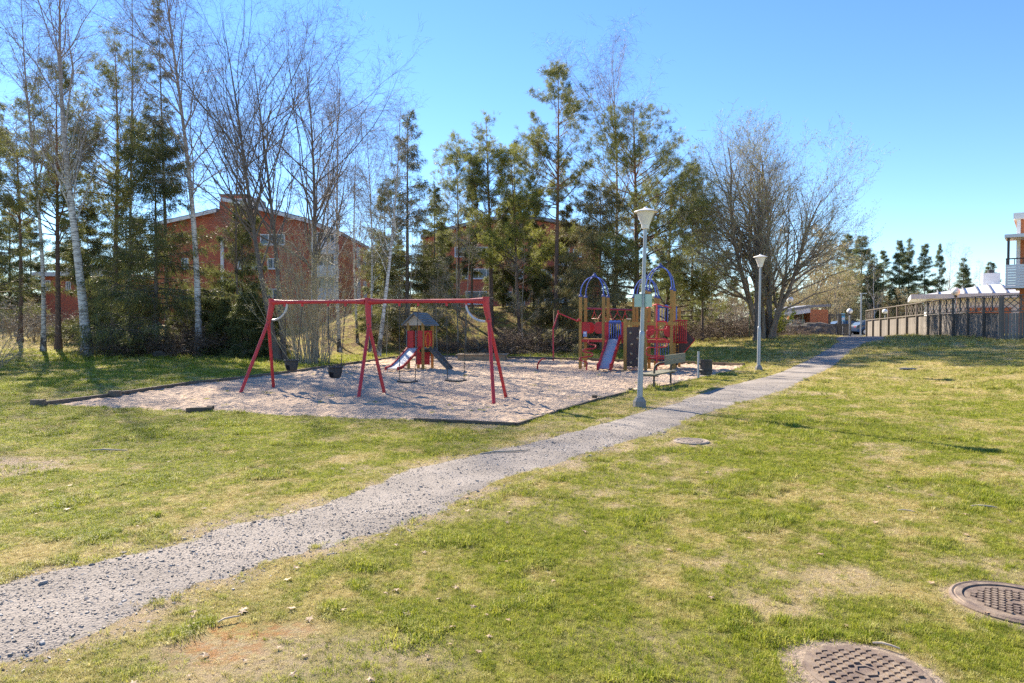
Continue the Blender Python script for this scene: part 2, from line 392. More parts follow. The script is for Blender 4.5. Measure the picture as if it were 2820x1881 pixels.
# ------------------------------------------------------------------ grass, gravel: points + instances
rng = np.random.default_rng(7)
def scatter_wedge(y0, y1, dens, margin=1.24):
    A = .742 * margin * (y1 * y1 - y0 * y0); n = int(A * dens)
    y = np.sqrt(rng.uniform(y0 * y0, y1 * y1, n)); x = rng.uniform(-1, 1, n) * .742 * margin * y
    return x, y
def lat_z(x, y):
    return g(x, y) + .05 * (fbm(x * .5, y * .5, 3, 3) - .5) * (1 - ss((y - 60) / 40)) + .012 * (fbm(x * 3.5, y * 3.5, 4, 3) - .5)
sand_grid()
def points_obj(name, x, y, z, attrs, templates, label, cat):
    me = bpy.data.meshes.new(name); me.vertices.add(len(x))
    me.vertices.foreach_set('co', np.stack([x, y, z], 1).astype(np.float32).ravel())
    var = rng.integers(0, len(templates), len(x)).astype(np.float32)
    set_attrs(me, var=var, **attrs)
    r = me.attributes.new('rot', 'FLOAT_VECTOR', 'POINT')
    rr = np.stack([rng.normal(0, .12, len(x)), rng.normal(0, .12, len(x)), rng.uniform(0, 6.28, len(x))], 1)
    r.data.foreach_set('vector', rr.astype(np.float32).ravel())
    o = link(name, me); tag(o, label, cat, kind='stuff')
    ng = bpy.data.node_groups.new(name, 'GeometryNodeTree')
    ng.interface.new_socket('Geometry', in_out='INPUT', socket_type='NodeSocketGeometry')
    ng.interface.new_socket('Geometry', in_out='OUTPUT', socket_type='NodeSocketGeometry')
    gi = ng.nodes.new('NodeGroupInput'); go = ng.nodes.new('NodeGroupOutput'); j = ng.nodes.new('GeometryNodeJoinGeometry')
    def na(nm, t):
        a = ng.nodes.new('GeometryNodeInputNamedAttribute'); a.data_type = t; a.inputs['Name'].default_value = nm
        return a.outputs['Attribute']
    s_, r_, v_ = na('size', 'FLOAT'), na('rot', 'FLOAT_VECTOR'), na('var', 'FLOAT')
    for i, t in enumerate(templates):
        oi = ng.nodes.new('GeometryNodeObjectInfo'); oi.inputs['Object'].default_value = t
        ip = ng.nodes.new('GeometryNodeInstanceOnPoints'); cp = ng.nodes.new('FunctionNodeCompare'); cp.operation = 'EQUAL'
        cp.data_type = 'FLOAT'; cp.inputs[1].default_value = i; cp.inputs['Epsilon'].default_value = .1
        ng.links.new(v_, cp.inputs[0]); ng.links.new(cp.outputs[0], ip.inputs['Selection'])
        ng.links.new(gi.outputs[0], ip.inputs['Points']); ng.links.new(oi.outputs['Geometry'], ip.inputs['Instance'])
        ng.links.new(r_, ip.inputs['Rotation']); ng.links.new(s_, ip.inputs['Scale']); ng.links.new(ip.outputs[0], j.inputs[0])
    ng.links.new(j.outputs[0], go.inputs[0])
    md = o.modifiers.new('scatter', 'NODES'); md.node_group = ng
    return o
def blade_material():
    m, n, p = nodes_of('grass_blades')
    def at_(nm): a = n.nodes.new('ShaderNodeAttribute'); a.attribute_name = nm; a.attribute_type = 'INSTANCER'; return a.outputs['Fac']
    r = at_('rnd'); l = at_('lush')
    green = ramp(n, r, [(0, (.09, .13, .010)), (.4, (.22, .28, .018)), (.75, (.37, .40, .03)), (1, (.50, .48, .07))])
    straw = ramp(n, r, [(0, (.26, .18, .06)), (.5, (.56, .45, .19)), (1, (.80, .70, .42))])
    c = mixc(n, l, straw, green)
    n.links.new(c, p.inputs['Base Color']); p.inputs['Roughness'].default_value = .6; p.inputs['Specular IOR Level'].default_value = .25
    tr = n.nodes.new('ShaderNodeBsdfTranslucent'); n.links.new(c, tr.inputs[0])
    mx = n.nodes.new('ShaderNodeMixShader'); mx.inputs[0].default_value = .4
    n.links.new(p.outputs[0], mx.inputs[1]); n.links.new(tr.outputs[0], mx.inputs[2])
    n.links.new(mx.outputs[0], n.nodes['Material Output'].inputs[0]); return m
GM = blade_material()
def tuft(i, nb=11, L=.05, w=.0035, spread=.045):
    V, Q, T = [], [], []
    for b in range(nb):
        a = rng.uniform(0, 6.28); r = rng.uniform(0, spread); bx, by = r * math.cos(a), r * math.sin(a)
        a2 = a + rng.normal(0, .9); l = L * rng.uniform(.5, 1.3); lean = rng.uniform(.25, 1.35); dx, dy = math.cos(a2), math.sin(a2); px, py = -dy * w / 2, dx * w / 2
        h1 = l * .5; o1 = lean * l * .25; o2 = lean * l * .75; h2 = l * max(.25, 1 - lean * .5)
        k = len(V)
        V += [[bx - px, by - py, -.004], [bx + px, by + py, -.004], [bx + dx * o1 + px * .9, by + dy * o1 + py * .9, h1 * .9], [bx + dx * o1 - px * .9, by + dy * o1 - py * .9, h1 * .9], [bx + dx * o2, by + dy * o2, h2]]
        Q.append([k, k + 1, k + 2, k + 3]); T.append([k + 3, k + 2, k + 4])
    return bpy.data.objects.new('grass_tuft', mk_mesh('grass_tuft', V, [Q, T], [GM]))
tufts = [tuft(i, 10 + i, .045 + .004 * i) for i in range(6)]
gx, gy, gs = [], [], []
for y0, y1, dn, sz in ((2.3, 6, 2700, .48), (6, 10, 1650, .54), (10, 17, 720, .66), (17, 28, 240, 1.05), (28, 42, 60, 2.1), (42, 66, 34, 2.9)):
    x, y = scatter_wedge(y0, y1, dn); gx.append(x); gy.append(y); gs.append(np.full(len(x), sz))
gx, gy, gs = map(np.concatenate, (gx, gy, gs))
l_, b_, r_, t_ = fields(gx, gy)
ph, sh = path_h(gx, gy), sand_h(gx, gy)
keep = (ph < .004) & (sh < .004) & (rng.random(len(gx)) > b_ * .88) & (rng.random(len(gx)) > r_ * .9) & (rng.random(len(gx)) > t_ * .45) & ~((gy > 62) & (gx > 18))
for lx, ly, lr in LIDS: keep &= np.hypot(gx - lx, gy - ly) > lr + .01 + .03 * rng.random(len(gx))
gx, gy, gs, l_ = gx[keep], gy[keep], gs[keep], l_[keep]
l_ = l_ * (1 - .75 * t_[keep])
lum = np.clip(l_ + rng.normal(0, .22, len(gx)), 0, 1)
tall = 1 + .85 * ss((fbm(gx * 1.8, gy * 1.8, 61, 3) - .58) / .12) * (l_ > .4)
edge = np.exp(-((np.minimum(np.abs(sdist(gx, gy, SAND)), 9)) / .12) ** 2) * (vn(gx * 1.2, gy * 1.2, 77) > .45)
size = gs * (.65 + .35 * l_) * rng.uniform(.7, 1.3, len(gx)) * tall * (1 + .8 * edge)
points_obj('grass', gx, gy, lat_z(gx, gy) - .002, dict(lush=np.clip(lum + .5 * edge, 0, 1), rnd=rng.random(len(gx)), size=size), tufts, 'short patchy lawn grass, green mixed with straw', 'grass')

def stone_material():
    m, n, p = nodes_of('gravel_stones')
    a = n.nodes.new('ShaderNodeAttribute'); a.attribute_name = 'rnd'; a.attribute_type = 'INSTANCER'
    n.links.new(ramp(n, a.outputs['Fac'], [(0, (.12, .108, .098)), (.3, (.21, .187, .165)), (.7, (.31, .275, .245)), (1, (.50, .46, .41))]), p.inputs['Base Color'])
    p.inputs['Roughness'].default_value = .85; return m
SMt = stone_material()
def stone_tmpl(i):
    V = rng.normal(0, 1, (9, 3)); V /= np.linalg.norm(V, axis=1, keepdims=True); V *= np.array([1, .75, .45]) * rng.uniform(.8, 1.15, (9, 1))
    import bmesh
    bm = bmesh.new(); [bm.verts.new(v * .5) for v in V]; bmesh.ops.convex_hull(bm, input=bm.verts)
    me = bpy.data.meshes.new('stone'); bm.to_mesh(me); bm.free(); me.materials.append(SMt)
    return bpy.data.objects.new('gravel_stone', me)
stones = [stone_tmpl(i) for i in range(6)]
sx, sy, sz = [], [], []
for y0, y1, dn, s0 in ((2.3, 7, 3800, .010), (7, 12, 1100, .0125), (12, 20, 160, .016)):
    x, y = scatter_wedge(y0, y1, dn); sx.append(x); sy.append(y); sz.append(np.full(len(x), s0))
sx, sy, sz = map(np.concatenate, (sx, sy, sz)); pd = path_h(sx, sy)
keep = (pd > -.045) & (rng.random(len(sx)) < np.where(pd > 0, .95, .75 * np.clip(1 + pd / .045, 0, 1) ** 1.3)) & (rng.random(len(sx)) < .3 + .9 * (fbm(sx * 1.5, sy * 1.5, 91, 3)))
sx, sy, sz, pd = sx[keep], sy[keep], sz[keep], pd[keep]
size = sz * np.exp(rng.normal(0, .5, len(sx)))
points_obj('gravel', sx, sy, lat_z(sx, sy) + np.maximum(pd, 0) + size * .08, dict(rnd=rng.random(len(sx)), size=size), stones, 'loose grey crushed stone lying on the gravel path', 'gravel')

# dead leaves and bits of bark in the turf
LM = M('dead_leaf', (.42, .31, .19), (.22, .12, .06), 30, .7)
def leaf_tmpl():
    k = 10; a = np.arange(k) * 2 * np.pi / k; r = np.where(np.arange(k) % 2, .22, .5) * rng.uniform(.8, 1.2, k)
    V = np.stack([r * np.cos(a), r * np.sin(a), .05 * rng.normal(0, 1, k) + .03], 1); V = np.vstack([V, [0, 0, .05]])
    return bpy.data.objects.new('leaf', mk_mesh('leaf', V, [np.array([[i, (i + 1) % k, k] for i in range(k)])], [LM]))
leaves = [leaf_tmpl() for _ in range(4)]
x, y = scatter_wedge(2.6, 9, 2.0); x2, y2 = scatter_wedge(9, 40, .25)
x3 = rng.uniform(-2.4, .2, 24); y3 = rng.uniform(3.3, 4.6, 24)
x, y = np.concatenate([x, x2, x3]), np.concatenate([y, y2, y3])
k = (path_h(x, y) < 0) & (sand_h(x, y) < 0); x, y = x[k], y[k]
points_obj('dead_leaves', x, y, lat_z(x, y) + .012, dict(size=rng.uniform(.025, .075, len(x)), rnd=rng.random(len(x))), leaves, 'pale curled dead leaves scattered over the turf', 'leaves')
# ================================================================== TREES
def unit(v): return v / (np.linalg.norm(v, axis=-1, keepdims=True) + 1e-9)
def grow(S, D, L, k, wig, trop, rg):
    n = len(S); P = np.empty((n, k + 1, 3)); P[:, 0] = S; d = unit(D); st = (L / k)[:, None]
    trop = np.broadcast_to(np.asarray(trop, float), (n,))
    for i in range(k):
        d = d + wig * rg.normal(0, 1, (n, 3)); d[:, 2] += trop; d = unit(d); P[:, i + 1] = P[:, i] + d * st
    return P
def spawn(P, R, n, t0, t1, ang, asd, rg, w=None, flat=0):
    m, k, _ = P.shape
    if w is None: w = np.linalg.norm(P[:, -1] - P[:, 0], axis=1)
    pi = rg.choice(m, n, p=w / w.sum()); t = rg.uniform(t0, t1, n); f = t * (k - 1); i = np.minimum(f.astype(int), k - 2); fr = (f - i)[:, None]
    S = P[pi, i] * (1 - fr) + P[pi, i + 1] * fr; T = unit(P[pi, i + 1] - P[pi, i]); r = R[pi, i] * (1 - fr[:, 0]) + R[pi, i + 1] * fr[:, 0]
    q = rg.normal(0, 1, (n, 3)); q[:, 2] *= (1 - flat); q = unit(q - (q * T).sum(1, keepdims=True) * T)
    a = np.abs(rg.normal(ang, asd, n))[:, None]
    return S, np.cos(a) * T + np.sin(a) * q, pi, t, r
def taper(r0, k, tip=.25, p=1.0):
    t = np.linspace(0, 1, k + 1)[None]; return r0[:, None] * (1 - (1 - tip) * t ** p)
class Acc:
    def __init__(s): s.V = []; s.Q = []; s.T = []; s.X = []; s.n = 0
    def tube(s, P, R, n=3):
        if not len(P): return
        V, q = tubes(P, R, n); s.Q.append(q + s.n); s.V.append(V); s.n += len(V)
    def rib(s, P, R, rg):
        if len(P): V, q, t = ribbons(P, R, rg); s.Q.append(q + s.n); s.X.append(t + s.n); s.V.append(V); s.n += len(V)
    def tris(s, V):
        V = V.reshape(-1, 3); s.T.append(np.arange(len(V)).reshape(-1, 3) + s.n); s.V.append(V); s.n += len(V)
    def mesh(s, name, mq, mt=None):
        nq = sum(len(q) for q in s.Q) + sum(len(q) for q in s.X); ntr = sum(len(q) for q in s.T)
        fs = ([np.concatenate(s.Q)] if s.Q else []) + ([np.concatenate(s.X)] if s.X else []) + ([np.concatenate(s.T)] if ntr else [])
        mats = [mq] + ([mt] if mt else [])
        return mk_mesh(name, np.concatenate(s.V), fs, mats, np.concatenate([np.zeros(nq), np.full(ntr, 1 if mt else 0)]), smooth=bool(nq))
def needles(C, D, m, L, W, spread, rg, droop=0):
    """m slivers round each centre C along direction D"""
    n = len(C); C = np.repeat(C, m, 0); D = np.repeat(unit(D), m, 0)
    d = D + spread * rg.normal(0, 1, (n * m, 3)); d[:, 2] -= droop; d = unit(d)
    s = unit(np.cross(d, rg.normal(0, 1, (n * m, 3)))) * W * rg.uniform(.6, 1.2, (n * m, 1)); l = L * rg.uniform(.6, 1.25, (n * m, 1))
    b = C + rg.normal(0, L * .25, (n * m, 3))
    return np.stack([b - s / 2, b + s / 2, b + d * l], 1)

def foliage_mat(name, stops, trans=.42, scale=1.1):
    m, n, p = nodes_of(name); v = objc(n)
    f = noise(n, v, scale, 5, .7); f2 = noise(n, v, 9, 3, .8)
    c = ramp(n, math_(n, 'ADD', math_(n, 'MULTIPLY', f, .65), math_(n, 'MULTIPLY', f2, .35)), stops)
    oi = n.nodes.new('ShaderNodeObjectInfo'); hs = n.nodes.new('ShaderNodeHueSaturation'); n.links.new(c, hs.inputs['Color'])
    n.links.new(math_(n, 'MULTIPLY_ADD', oi.outputs['Random'], .3, .85), hs.inputs['Value']); c = hs.outputs[0]
    n.links.new(c, p.inputs['Base Color']); p.inputs['Roughness'].default_value = .55; p.inputs['Specular IOR Level'].default_value = .35
    tr = n.nodes.new('ShaderNodeBsdfTranslucent'); n.links.new(c, tr.inputs[0])
    mx = n.nodes.new('ShaderNodeMixShader'); mx.inputs[0].default_value = trans
    n.links.new(p.outputs[0], mx.inputs[1]); n.links.new(tr.outputs[0], mx.inputs[2]); n.links.new(mx.outputs[0], n.nodes['Material Output'].inputs[0])
    return m
PINE_F = foliage_mat('pine_needles', [(.3, (.11, .13, .04)), (.5, (.22, .235, .065)), (.7, (.37, .34, .10))])
PINE_Y = foliage_mat('yellow_pine_needles', [(.3, (.15, .17, .04)), (.5, (.27, .28, .06)), (.7, (.40, .38, .09))])
SPR_F = foliage_mat('spruce_needles', [(.3, (.055, .068, .024)), (.5, (.12, .135, .042)), (.7, (.23, .215, .07))])
SHAG_F = foliage_mat('shaggy_spruce_needles', [(.3, (.12, .11, .05)), (.5, (.22, .20, .08)), (.7, (.33, .28, .13))])
BUD_F = foliage_mat('buds', [(.3, (.20, .20, .05)), (.6, (.36, .36, .12))], .4)
YEL_F = foliage_mat('young_leaves', [(.3, (.30, .34, .03)), (.6, (.50, .52, .06))], .5)
BARK = M('grey_bark', (.19, .155, .125), (.09, .072, .06), 4, .9, .7, 14, sc3=(3, 3, .6), bd=.04)
TWIG = M('grey_twigs', (.28, .23, .19), (.18, .145, .12), 2, .8)
TWIG_B = M('birch_twigs', (.31, .25, .19), (.21, .165, .13), 2, .7)
TWIG_L = M('pale_twigs', (.34, .29, .22), (.22, .18, .13), 2, .8)
TWIG_D = M('bramble_twigs', (.20, .14, .10), (.11, .08, .06), 2, .85)
TWIG_O = M('olive_twigs', (.42, .36, .25), (.28, .235, .165), 2, .8)
def pine_bark():
    m, n, p = nodes_of('pine_bark'); t = n.nodes.new('ShaderNodeTexCoord'); s = n.nodes.new('ShaderNodeSeparateXYZ'); n.links.new(t.outputs['Object'], s.inputs[0])
    v = objc(n, (3, 3, .8)); f = noise(n, v, 5, 5, .7)
    low = ramp(n, f, [(.35, (.075, .05, .042)), (.65, (.17, .115, .09))]); hi = ramp(n, f, [(.35, (.22, .10, .05)), (.65, (.42, .21, .10))])
    c = mixc(n, math_(n, 'MULTIPLY_ADD', s.outputs[2], .18, -1.1, clamp=True), low, hi)
    n.links.new(c, p.inputs['Base Color']); p.inputs['Roughness'].default_value = .9; bump(n, p, f, .8, .04); return m
def birch_bark():
    m, n, p = nodes_of('birch_bark'); t = n.nodes.new('ShaderNodeTexCoord'); s = n.nodes.new('ShaderNodeSeparateXYZ'); n.links.new(t.outputs['Object'], s.inputs[0])
    z = s.outputs[2]
    ban = noise(n, objc(n, (1.6, 1.6, 9)), 1.6, 4, .75); pat = noise(n, objc(n, (3, 3, 1.4)), 1.5, 4, .7)
    c = ramp(n, ban, [(.34, (.05, .045, .04)), (.45, (.35, .32, .29)), (.52, (.62, .59, .55)), (.7, (.74, .71, .67))])
    dark = ramp(n, math_(n, 'ADD', pat, math_(n, 'MULTIPLY', z, .08)), [(.48, (0,) * 3), (.66, (1,) * 3)])
    c = mixc(n, dark, (.06, .052, .045), c)
    c = mixc(n, math_(n, 'MULTIPLY_ADD', z, .11, -.9, clamp=True), c, (.30, .22, .18))
    n.links.new(c, p.inputs['Base Color']); p.inputs['Roughness'].default_value = .8; bump(n, p, ban, .3, .02); return m
PBARK, BBARK = pine_bark(), birch_bark()
MBARK = M('maple_bark', (.28, .22, .165), (.15, .12, .09), 4, .9, .6, 12, sc3=(3, 3, .6), bd=.03)

def trunk_line(H, lean, bend, rg, k=16):
    t = np.linspace(0, 1, k + 1); ph = rg.uniform(0, 6.28, 2)
    x = lean[0] * t + bend * (np.sin(t * 4 + ph[0]) - math.sin(ph[0])) * .5; y = lean[1] * t + bend * (np.sin(t * 5 + ph[1]) - math.sin(ph[1])) * .5
    return np.stack([x, y, -.25 + t * (H + .25)], 1)[None]
def trunk_r(r0, k, flare=1.5, tip=.06):
    t = np.linspace(0, 1, k + 1); r = r0 * (1 - (1 - tip) * t ** .9); r[0] *= flare; r[1] *= 1.08; return r[None]
def birch(H, seed, lean=(0, 0), cb=.3, spread=.2, r0=None, droop=1.0, dens=1.0, twig=TWIG_B, bark=BBARK, up=.55, tips=1.0, buds=None):
    rg = np.random.default_rng(seed); r0 = r0 or H * .0105
    T = trunk_line(H, lean, H * .02, rg); R = trunk_r(r0, 16)
    tr = Acc(); tr.tube(T, R, 10); cr = Acc()
    n = int(34 * dens); S, D, pi, t, r = spawn(T, R, n, cb, .97, up, .14, rg)
    L = H * spread * (1.35 * np.sin(np.pi * np.clip((t - cb) / (1 - cb) * .8 + .2, 0, 1)) ** .7 + .25) * rg.uniform(.7, 1.25, n)
    P1 = grow(S, D, L, 9, .12, .06, rg); R1 = taper(np.minimum(r * .5, .009 + L * .0075), 9, .16); tr.tube(P1, R1, 5)
    n = int(260 * dens); S, D, pi, t, r = spawn(P1, R1, n, .15, .98, .62, .18, rg); L = (.45 + .55 * rg.random(n)) * (np.linalg.norm(P1[pi, -1] - P1[pi, 0], axis=1) * .42)
    P2 = grow(S, D, L, 6, .12, .02, rg); R2 = taper(np.minimum(r * .6, .018), 6, .3); cr.tube(P2, R2, 3)
    n = int(1700 * dens); S, D, pi, t, r = spawn(P2, R2, n, .1, 1, .7, .2, rg); L = rg.uniform(.35, 1.1, n) * H * .045
    P3_ = grow(S, D, L, 4, .14, -.09 * droop, rg); R3 = taper(np.minimum(r * .7, .007), 4, .5); cr.rib(P3_, R3 * 1.2, rg)
    n = int(5600 * dens * tips); S, D, pi, t, r = spawn(P3_, R3, n, .1, 1, .5, .2, rg); L = rg.uniform(.3, 1.0, n) * (H * .038 + .1)
    P4 = grow(S, D, L, 3, .12, -.22 * droop, rg); R4 = taper(np.full(n, .0036), 3, .6); cr.rib(P4, R4, rg)
    if buds: C = P4[rg.integers(0, n, 5000), -1]; cr.tris(needles(C, rg.normal(0, 1, C.shape), 1, .05, .03, 1, rg))
    return tr.mesh('trunk', bark), cr.mesh('crown', twig, buds)
def dome(P, H, W):
    c = np.array([0, 0, H * .42]); q = (P - c) / np.array([W, W, H * .58]); r = np.linalg.norm(q, axis=-1, keepdims=True) + 1e-6
    f = np.where(r < .72, 1, (.72 + .28 * np.tanh((r - .72) / .28)) / r); return np.where(q[..., 2:] > -.2, c + (P - c) * f, P)
def spread_tree(H, seed, W, stems=6, r0=.2, dens=1.0, twig=TWIG_O, buds=BUD_F, bark=MBARK, droopy=.0, lean=(0, 0), tw=1.0):
    """many stems fanning out into a wide bare crown"""
    rg = np.random.default_rng(seed); tr = Acc(); cr = Acc()
    a = np.arange(stems) * 2 * np.pi / stems + rg.uniform(-.3, .3, stems); tilt = rg.uniform(.02, .30, stems)
    S = np.stack([.34 * np.cos(a), .34 * np.sin(a), np.full(stems, -.2)], 1); D = np.stack([np.cos(a) * np.sin(tilt) + lean[0], np.sin(a) * np.sin(tilt) + lean[1], np.cos(tilt)], 1)
    P0 = grow(S, D, H * rg.uniform(.58, .88, stems), 14, .07, .008, rg); P0 = dome(P0, H, W * 1.05); R0 = taper(r0 * rg.uniform(.6, 1.05, stems), 14, .1, .8); R0[:, 0] *= 1.3; tr.tube(P0, R0, 8)
    n = int(18 * stems * dens); S, D, pi, t, r = spawn(P0, R0, n, .2, .98, .68, .22, rg, w=np.ones(stems)); o = unit(S * np.array([1, 1, 0]) + .01); D = unit(D + .62 * o * (1 - .35 * t[:, None]) * np.array([1, 1, 0]))
    L = W * rg.uniform(.5, 1.0, n) * (1.05 - .62 * t)
    P1 = grow(S, D, L, 10, .11, .035 - droopy, rg); P1 = dome(P1, H, W * 1.05); R1 = taper(np.minimum(r * .55, .014 + L * .009), 10, .12); tr.tube(P1, R1, 5)
    n = int(760 * dens); S, D, pi, t, r = spawn(P1, R1, n, .2, 1, .55, .16, rg); L = rg.uniform(.5, 1.2, n) * W * .26
    P2 = grow(S, D, L, 6, .12, .03, rg); P2 = dome(P2, H, W * 1.05); R2 = taper(np.minimum(r * .65, .022), 6, .25); cr.tube(P2, R2, 3)
    n = int(4200 * dens); S, D, pi, t, r = spawn(P2, R2, n, .15, 1, .6, .18, rg); L = rg.uniform(.4, 1.15, n) * W * .12
    P3_ = grow(S, D, L, 4, .11, .05, rg); R3 = taper(np.minimum(r * .7, .009 * tw), 4, .5); cr.rib(P3_, R3 * 1.2, rg)
    n = int(15000 * dens); S, D, pi, t, r = spawn(P3_, R3, n, .15, 1, .6, .2, rg); L = rg.uniform(.35, 1.1, n) * W * .055
    P4 = grow(S, D, L, 2, .12, .06, rg); R4 = taper(np.full(n, .0056 * tw), 2, .6); cr.rib(P4, R4, rg)
    if buds: C = P4[:, -1]; cr.tris(needles(C, unit(C - P4[:, 0]), 2, .07, .035, .7, rg))
    return tr.mesh('trunk', bark), cr.mesh('crown', twig, buds if buds else None)
def pine(H, seed, lean=(0, 0), cb=.4, W=.18, r0=None, dens=1.0, leaf=PINE_F, side=0, low=0, shape=1.0, nl=.19, nw=.020):
    rg = np.random.default_rng(seed); r0 = r0 or H * .011
    T = trunk_line(H, lean, H * .012, rg); R = trunk_r(r0, 16); tr = Acc(); tr.tube(T, R, 10); cr = Acc()
    n = int(60 * dens ** .5); S, D, pi, t, r = spawn(T, R, n, cb, .985, 1.25, .15, rg); c = (t - cb) / (1 - cb)
    D[:, 2] += .55 * c ** 1.5 + .05; D[:, 0] += side * .5 * (1 - c)
    L = H * W * (np.clip(1.12 - c, 0, 1) ** (.62 * shape)) * rg.uniform(.55, 1.2, n) * (.55 + .45 * np.clip(c * 5, 0, 1)) + .2; L = np.minimum(L, (H - S[:, 2]) * 1.15 + .35)
    P1 = grow(S, D, L, 8, .10, .045 - .05 * low, rg); R1 = taper(np.minimum(r * .45, .012 + L * .012), 8, .2); tr.tube(P1, R1, 5)
    n = int(650 * dens); S, D, pi, t, r = spawn(P1, R1, n, .38, 1, .75, .2, rg, flat=.45); L = rg.uniform(.5, 1.1, n) * (.12 * np.linalg.norm(P1[pi, -1] - P1[pi, 0], axis=1) + .32)
    P2 = grow(S, D, L, 4, .12, .08, rg); R2 = taper(np.minimum(r * .6, .014), 4, .4); cr.rib(P2, R2, rg)
    n = int(2700 * dens); S, D, pi, t, r = spawn(P2, R2, n, .2, 1, .8, .25, rg); L = rg.uniform(.10, .30, n)
    P3_ = grow(S, D, L, 2, .15, .12, rg); R3 = taper(np.minimum(r * .7, .006), 2, .6); cr.rib(P3_, R3, rg)
    for f in (1., .55): cr.tris(needles(P3_[:, 1] * (1 - f) + P3_[:, 2] * f, unit(P3_[:, 2] - P3_[:, 0]), 8, nl, nw, .62, rg))
    return tr.mesh('trunk', PBARK), cr.mesh('crown', TWIG, leaf)
def spruce(H, seed, lean=(0, 0), cb=.06, W=.2, dens=1.0, leaf=SPR_F, droop=1.0, gap=1.0, r0=None, pw=.8, twigm=TWIG, ns=1.0):
    rg = np.random.default_rng(seed); r0 = r0 or H * .012
    T = trunk_line(H, lean, H * .004, rg); R = trunk_r(r0, 16, 1.3, .03); tr = Acc(); tr.tube(T, R, 8); cr = Acc()
    n = int(115 * dens ** .5); S, D, pi, t, r = spawn(T, R, n, cb, .99, 1.5, .12, rg); c = (t - cb) / (1 - cb); D[:, 2] += .5 * c ** 2 - .12 * (1 - c)
    L = H * W * (1.03 - c) ** pw * rg.uniform(1 - .45 * gap, 1.12, n) + .12
    P1 = grow(S, D, L, 7, .05, -.015 * droop, rg); P1[:, 5:, 2] += (L * .05)[:, None]; R1 = taper(np.minimum(r * .35, .01 + L * .009), 7, .2); tr.tube(P1, R1, 3)
    n = int(2250 * dens); S, D, pi, t, r = spawn(P1, R1, n, .08, 1, .85, .2, rg, flat=.7); Lp = np.linalg.norm(P1[pi, -1] - P1[pi, 0], axis=1); L = rg.uniform(.5, 1.1, n) * (.30 * Lp * (1.2 - t) + .14)
    P2 = grow(S, D, L, 4, .07, -.16 * droop, rg); R2 = taper(np.full(n, .007), 4, .4); cr.rib(P2, R2, rg)
    for q in (1, 2.3, 3.6):
        i0 = int(q); cr.tris(needles(P2[:, i0] * (1 - q + i0) + P2[:, i0 + 1] * (q - i0), unit(P2[:, i0 + 1] - P2[:, i0]), 4, .26 * ns, .027 * ns, .42, rg, .35 * droop))
    cr.tris(needles(P1[:, 4:].reshape(-1, 3), np.repeat(unit(P1[:, -1] - P1[:, 0]), 4, 0), 5, .18 * ns, .045 * ns, .5, rg, .2 * droop))
    tt = T[0, -3:]; C = tt[0] + (tt[2] - tt[0]) * rg.random((60, 1)); cr.tris(needles(C, rg.normal(0, 1, C.shape) + [0, 0, .6], 4, .16, .025, .5, rg))
    return tr.mesh('trunk', BARK), cr.mesh('crown', twigm, leaf)
def shrub(H, seed, W, stems=45, base=.4, dens=1.0, twig=TWIG_O, buds=None, arch=.0, tilt=.45, r0=.018, leafn=2, bl=.05):
    rg = np.random.default_rng(seed); tr = Acc(); cr = Acc()
    a = rg.uniform(0, 6.28, stems); rr = base * np.sqrt(rg.random(stems)); tl = np.abs(rg.normal(0, tilt, stems))
    S = np.stack([rr * np.cos(a), rr * np.sin(a), np.full(stems, -.08)], 1); D = np.stack([np.cos(a) * np.sin(tl), np.sin(a) * np.sin(tl), np.cos(tl)], 1)
    P0 = grow(S, D, H * rg.uniform(.6, 1.08, stems), 8, .06, -arch, rg); R0 = taper(r0 * rg.uniform(.5, 1.2, stems), 8, .25); tr.tube(P0, R0, 5)
    n = int(stems * 9 * dens); S, D, pi, t, r = spawn(P0, R0, n, .2, 1, .55, .18, rg); P1 = grow(S, D, H * W * rg.uniform(.25, .6, n), 5, .10, .01 - arch * .5, rg); R1 = taper(np.minimum(r * .6, .01), 5, .4); cr.tube(P1, R1, 3)
    n = int(stems * 55 * dens); S, D, pi, t, r = spawn(P1, R1, n, .1, 1, .7, .2, rg); P2 = grow(S, D, H * W * rg.uniform(.08, .25, n), 2, .14, 0, rg); R2 = taper(np.full(n, .0045), 2, .6); cr.rib(P2, R2, rg)
    if buds: C = P2.reshape(-1, 3); cr.tris(needles(C, rg.normal(0, 1, C.shape), leafn, bl, bl * .5, 1, rg))
    return tr.mesh('stem', twig), cr.mesh('twigs' if not buds else 'foliage', twig, buds)

def plant(name, meshes, label, cat, px, Y, group=None, rz=0, s=1.0, part=('trunk', 'crown'), py=None):
    if py is not None: x, y, _ = at(px, py)
    else: x, y = (px - CX) / F * Y, Y
    t = thing(name, label, cat, on(x, y), rz, group)
    if not isinstance(s, (tuple, list)): s = (s, s, s)
    t.scale = s
    for nm, me in zip(part, meshes): link(nm, me, t)
    return t
def Hof(px, Y, top): # tree height for a top at pixel row `top`
    return P3(px, top, Y)[2] - float(g((px - CX) / F * Y, Y))
def LX_(px, tx, Y): return (tx - px) / F * Y
G1, G2, G3, G4 = 'tall trees along the left edge of the lawn', 'trees on the bank behind the playground', 'trees far beyond the gate', 'bare saplings on the bank'

